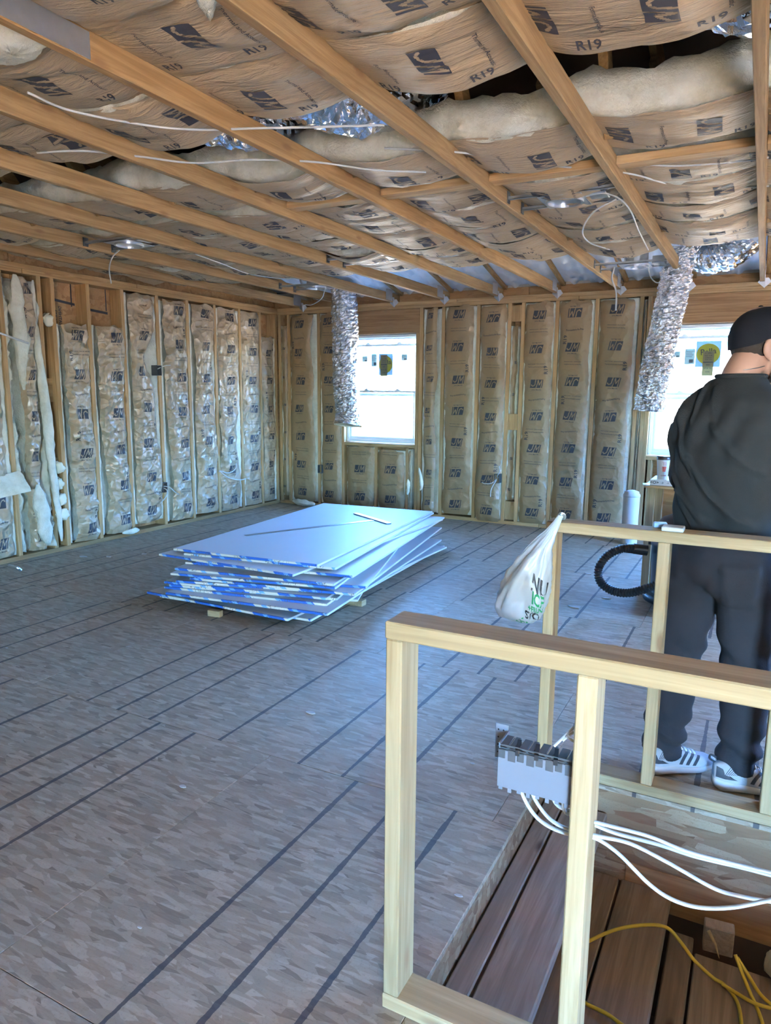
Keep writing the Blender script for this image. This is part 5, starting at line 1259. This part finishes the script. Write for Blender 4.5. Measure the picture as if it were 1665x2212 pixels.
        for ln, am, wd in (([(1548, 815), (1556, 905)], .012, .010), ([(1522, 885), (1545, 990), (1562, 1020)], .014, .011), ([(1494, 920), (1500, 1010), (1532, 1080), (1570, 1130)], .015, .012), ([(1555, 990), (1600, 1060), (1665, 1115)], .016, .014), ([(1598, 915), (1640, 970), (1680, 1010)], .012, .012), ([(1478, 990), (1474, 1080), (1492, 1132)], .010, .010), ([(1525, 1060), (1575, 1105), (1640, 1140)], .014, .010), ([(1580, 840), (1600, 900)], .008, .012)):
            q = [(U_(a), Z_(b)) for a, b in ln]; dm = np.full(len(u), 9.0)
            for (a0, b0), (a1, b1) in zip(q, q[1:]):
                dx, dz = a1-a0, b1-b0; tq = np.clip(((u-a0)*dx+(z-b0)*dz)/(dx*dx+dz*dz), 0, 1); dm = np.minimum(dm, np.hypot(u-a0-tq*dx, z-b0-tq*dz))
            d += np.where(w < .03, am*np.exp(-(dm/wd)**2)-.4*am*np.exp(-(dm/(wd*2.6))**2), 0)
        return d*np.clip((1.50-z)/.06, 0.1, 1)
    tee = remeshed(mb, .009, 8, folds); tee.build('t_shirt', 'tee_cloth', root, smooth=True)
    MB().tube([tuple(Vector(B(.015+.079*math.cos(t_), -.004+.072*math.sin(t_), 1.473))) for t_ in np.linspace(0, 2*PI, 33)], .008, 8, caps=False).build('collar', 'tee_cloth', root, smooth=True)
    # --- trousers
    mb = MB(); mb.ell(B(0, 0, .92), (.172, .128, .10), AX); mb.ell(B(0, -.02, .83), (.170, .128, .12), AX); mb.ell(B(-.06, -.03, .78), (.09, .10, .12), AX); mb.ell(B(.07, -.03, .78), (.09, .10, .12), AX)
    for P in ((LH, LK, LA), (RH, RK, RA)):
        h, k_, a_ = [Vector(q) for q in P]; limb(mb, [tuple(h-UP*.06), tuple(h.lerp(k_, .5)), tuple(k_), tuple(k_.lerp(a_, .5)), tuple(a_+UP*.07), tuple(a_+UP*.0)], [.110, .105, .094, .084, .076, .072])
    def pf(c, n):
        u = c[:, 0]; w = c[:, 1]; z = c[:, 2]
        d = .008*ridge(u*6+w*3, z*5+u*5, 15, 2)-.003
        d += .010*np.sin(z*75+u*20+3*vn(u*8, z*6, 3))*np.clip((.30-z)/.15, 0, 1)+.006*np.sin((z+u*.7)*50+2*vn(u*7, z*7, 9))*np.clip(1-np.abs(z-.47)/.14, 0, 1)
        d += .006*np.sin((z-u)*45+2*vn(u*6, z*6, 11))*np.clip(1-np.abs(z-.72)/.12, 0, 1)
        sm = lambda q: 1/(1+np.exp(-np.clip(q, -60, 60)))
        for x0_, x1_, z0_, z1_, am in ((-.075, .035, .685, .80, .011), (-.08, .04, .80, .835, .016), (-.225, -.13, .74, .86, .007)):   # sewn-on pockets
            d += am*sm((u-x0_)/.0035)*sm((x1_-u)/.0035)*sm((z-z0_)/.0035)*sm((z1_-z)/.0035)*np.clip(-n[:, 1]*2, 0, 1)
        return d
    pants = remeshed(mb, .010, 7, pf); pants.build('trousers', 'pants_cloth', root, smooth=True)
    # --- shoes
    def shoe(heel, d, label):
        d = Vector(d).normalized(); s_ = Vector((d.y, -d.x, 0)); h0 = Vector(heel)
        sh = bpy.data.objects.new('shoe', None); COL.objects.link(sh); sh.parent = root
        Q = lambda a, b, z: tuple(h0+d*a+s_*b+UP*z)
        hw = lambda a: float(np.interp(a, [0, .03, .08, .14, .20, .25, .275, .285], [.020, .034, .033, .038, .046, .040, .024, .004]))
        tz = lambda a: float(np.interp(a, [0, .03, .08, .12, .17, .22, .26, .285], [.100, .108, .112, .100, .078, .062, .052, .035]))
        st = lambda a: float(np.interp(a, [0, .06, .16, .24, .285], [.046, .040, .030, .030, .036])); sb = lambda a: float(np.interp(a, [0, .02, .2, .285], [.012, .001, .001, .016]))
        A_ = np.linspace(0, .285, 30); na = 20; sole = []; upr = []
        for a in A_:
            w_ = hw(a)+.006; row = []
            for k in range(na): t_ = 2*PI*k/na; row.append(Q(a, w_*math.copysign(abs(math.cos(t_))**.5, math.cos(t_)), (sb(a)+st(a))/2+(st(a)-sb(a))/2*math.copysign(abs(math.sin(t_))**.5, math.sin(t_))))
            sole.append(row); row = []
            for k in range(na): t_ = PI*k/(na-1); row.append(Q(a, hw(a)*math.copysign(abs(math.cos(t_))**.65, math.cos(t_)), st(a)-.004+(tz(a)-st(a))*math.sin(t_)**.75))
            upr.append(row)
        m_ = MB(); m_.grid(np.array(sole), closeu=True); m_.f.append(tuple(range(na))[::-1]); m_.f.append(tuple(range(len(m_.v)-na, len(m_.v)))); m_.m.extend([0, 0]); m_.build('sole', 'shoe_sole', sh, smooth=True)
        m_ = MB(); m_.grid(np.array(upr)); m_.f.append(tuple(range(na))[::-1]); m_.m.append(0); m_.build('upper', 'shoe_knit', sh, smooth=True)
        def strip(pa, name, mt):                               # patches that lie on both sides of the upper
            for sg in (0, 1):
                mm = MB(); g = []
                for (a, k0), (a2, k1) in pa:
                    g.append([tuple(Vector(Q(a+(a2-a)*q, 0, 0))+s_*(1.0)*((hw(a+(a2-a)*q)+.0012)*math.copysign(abs(math.cos(PI*((k0+(k1-k0)*q) if sg == 0 else 1-(k0+(k1-k0)*q))))**.65, math.cos(PI*((k0+(k1-k0)*q) if sg == 0 else 1-(k0+(k1-k0)*q)))))+UP*(st(a+(a2-a)*q)-.004+(tz(a+(a2-a)*q)-st(a+(a2-a)*q)+.0012)*math.sin(PI*((k0+(k1-k0)*q) if sg == 0 else 1-(k0+(k1-k0)*q)))**.75)) for q in np.linspace(0, 1, 8)])
                mm.grid(np.array(g)); mm.build(name, mt, sh, smooth=True)
        for k in range(3): strip([((.115+k*.026, .03), (.150+k*.024, .40)), ((.128+k*.026, .03), (.162+k*.024, .40))], 'stripe', 'shoe_black')
        strip([((.002, .03), (.004, .30)), ((.03, .03), (.022, .22)), ((.075, .03), (.05, .06))], 'heel_patch', 'shoe_black')
        for k in range(7): strip([((.03+k*.006, .10), (.052+k*.007, .30-.025*k)), ((.0325+k*.006, .10), (.0545+k*.007, .30-.025*k))], 'heel_line', 'shoe_black')
        MB().tube(spline([Q(.004, 0, .095), Q(-.016, 0, .108), Q(-.014, 0, .122), Q(.006, 0, .114)], 5), .004, 6).build('pull_tab', 'shoe_black', sh, smooth=True)
        for k in range(4): MB().tube([Q(.135+.018*k, -.02, tz(.135+.018*k)-.002), Q(.138+.018*k, 0, tz(.138+.018*k)+.003), Q(.135+.018*k, .02, tz(.135+.018*k)-.002)], .003, 6).build('lace', 'paper_white', sh, smooth=True)
    shoe((-.275, 2.655, .0008), (.78, .62, 0), 'left'); shoe((-.045, 2.672, .0008), (.92, .30, 0), 'right')
    MB().tube([tuple(Vector(B(.015+.068*math.cos(t_), .004+.064*math.sin(t_), 1.503+.012*math.sin(t_)))) for t_ in np.linspace(0, 2*PI, 33)], .0012, 6, caps=False).build('necklace', 'steel_dark', root)
person()
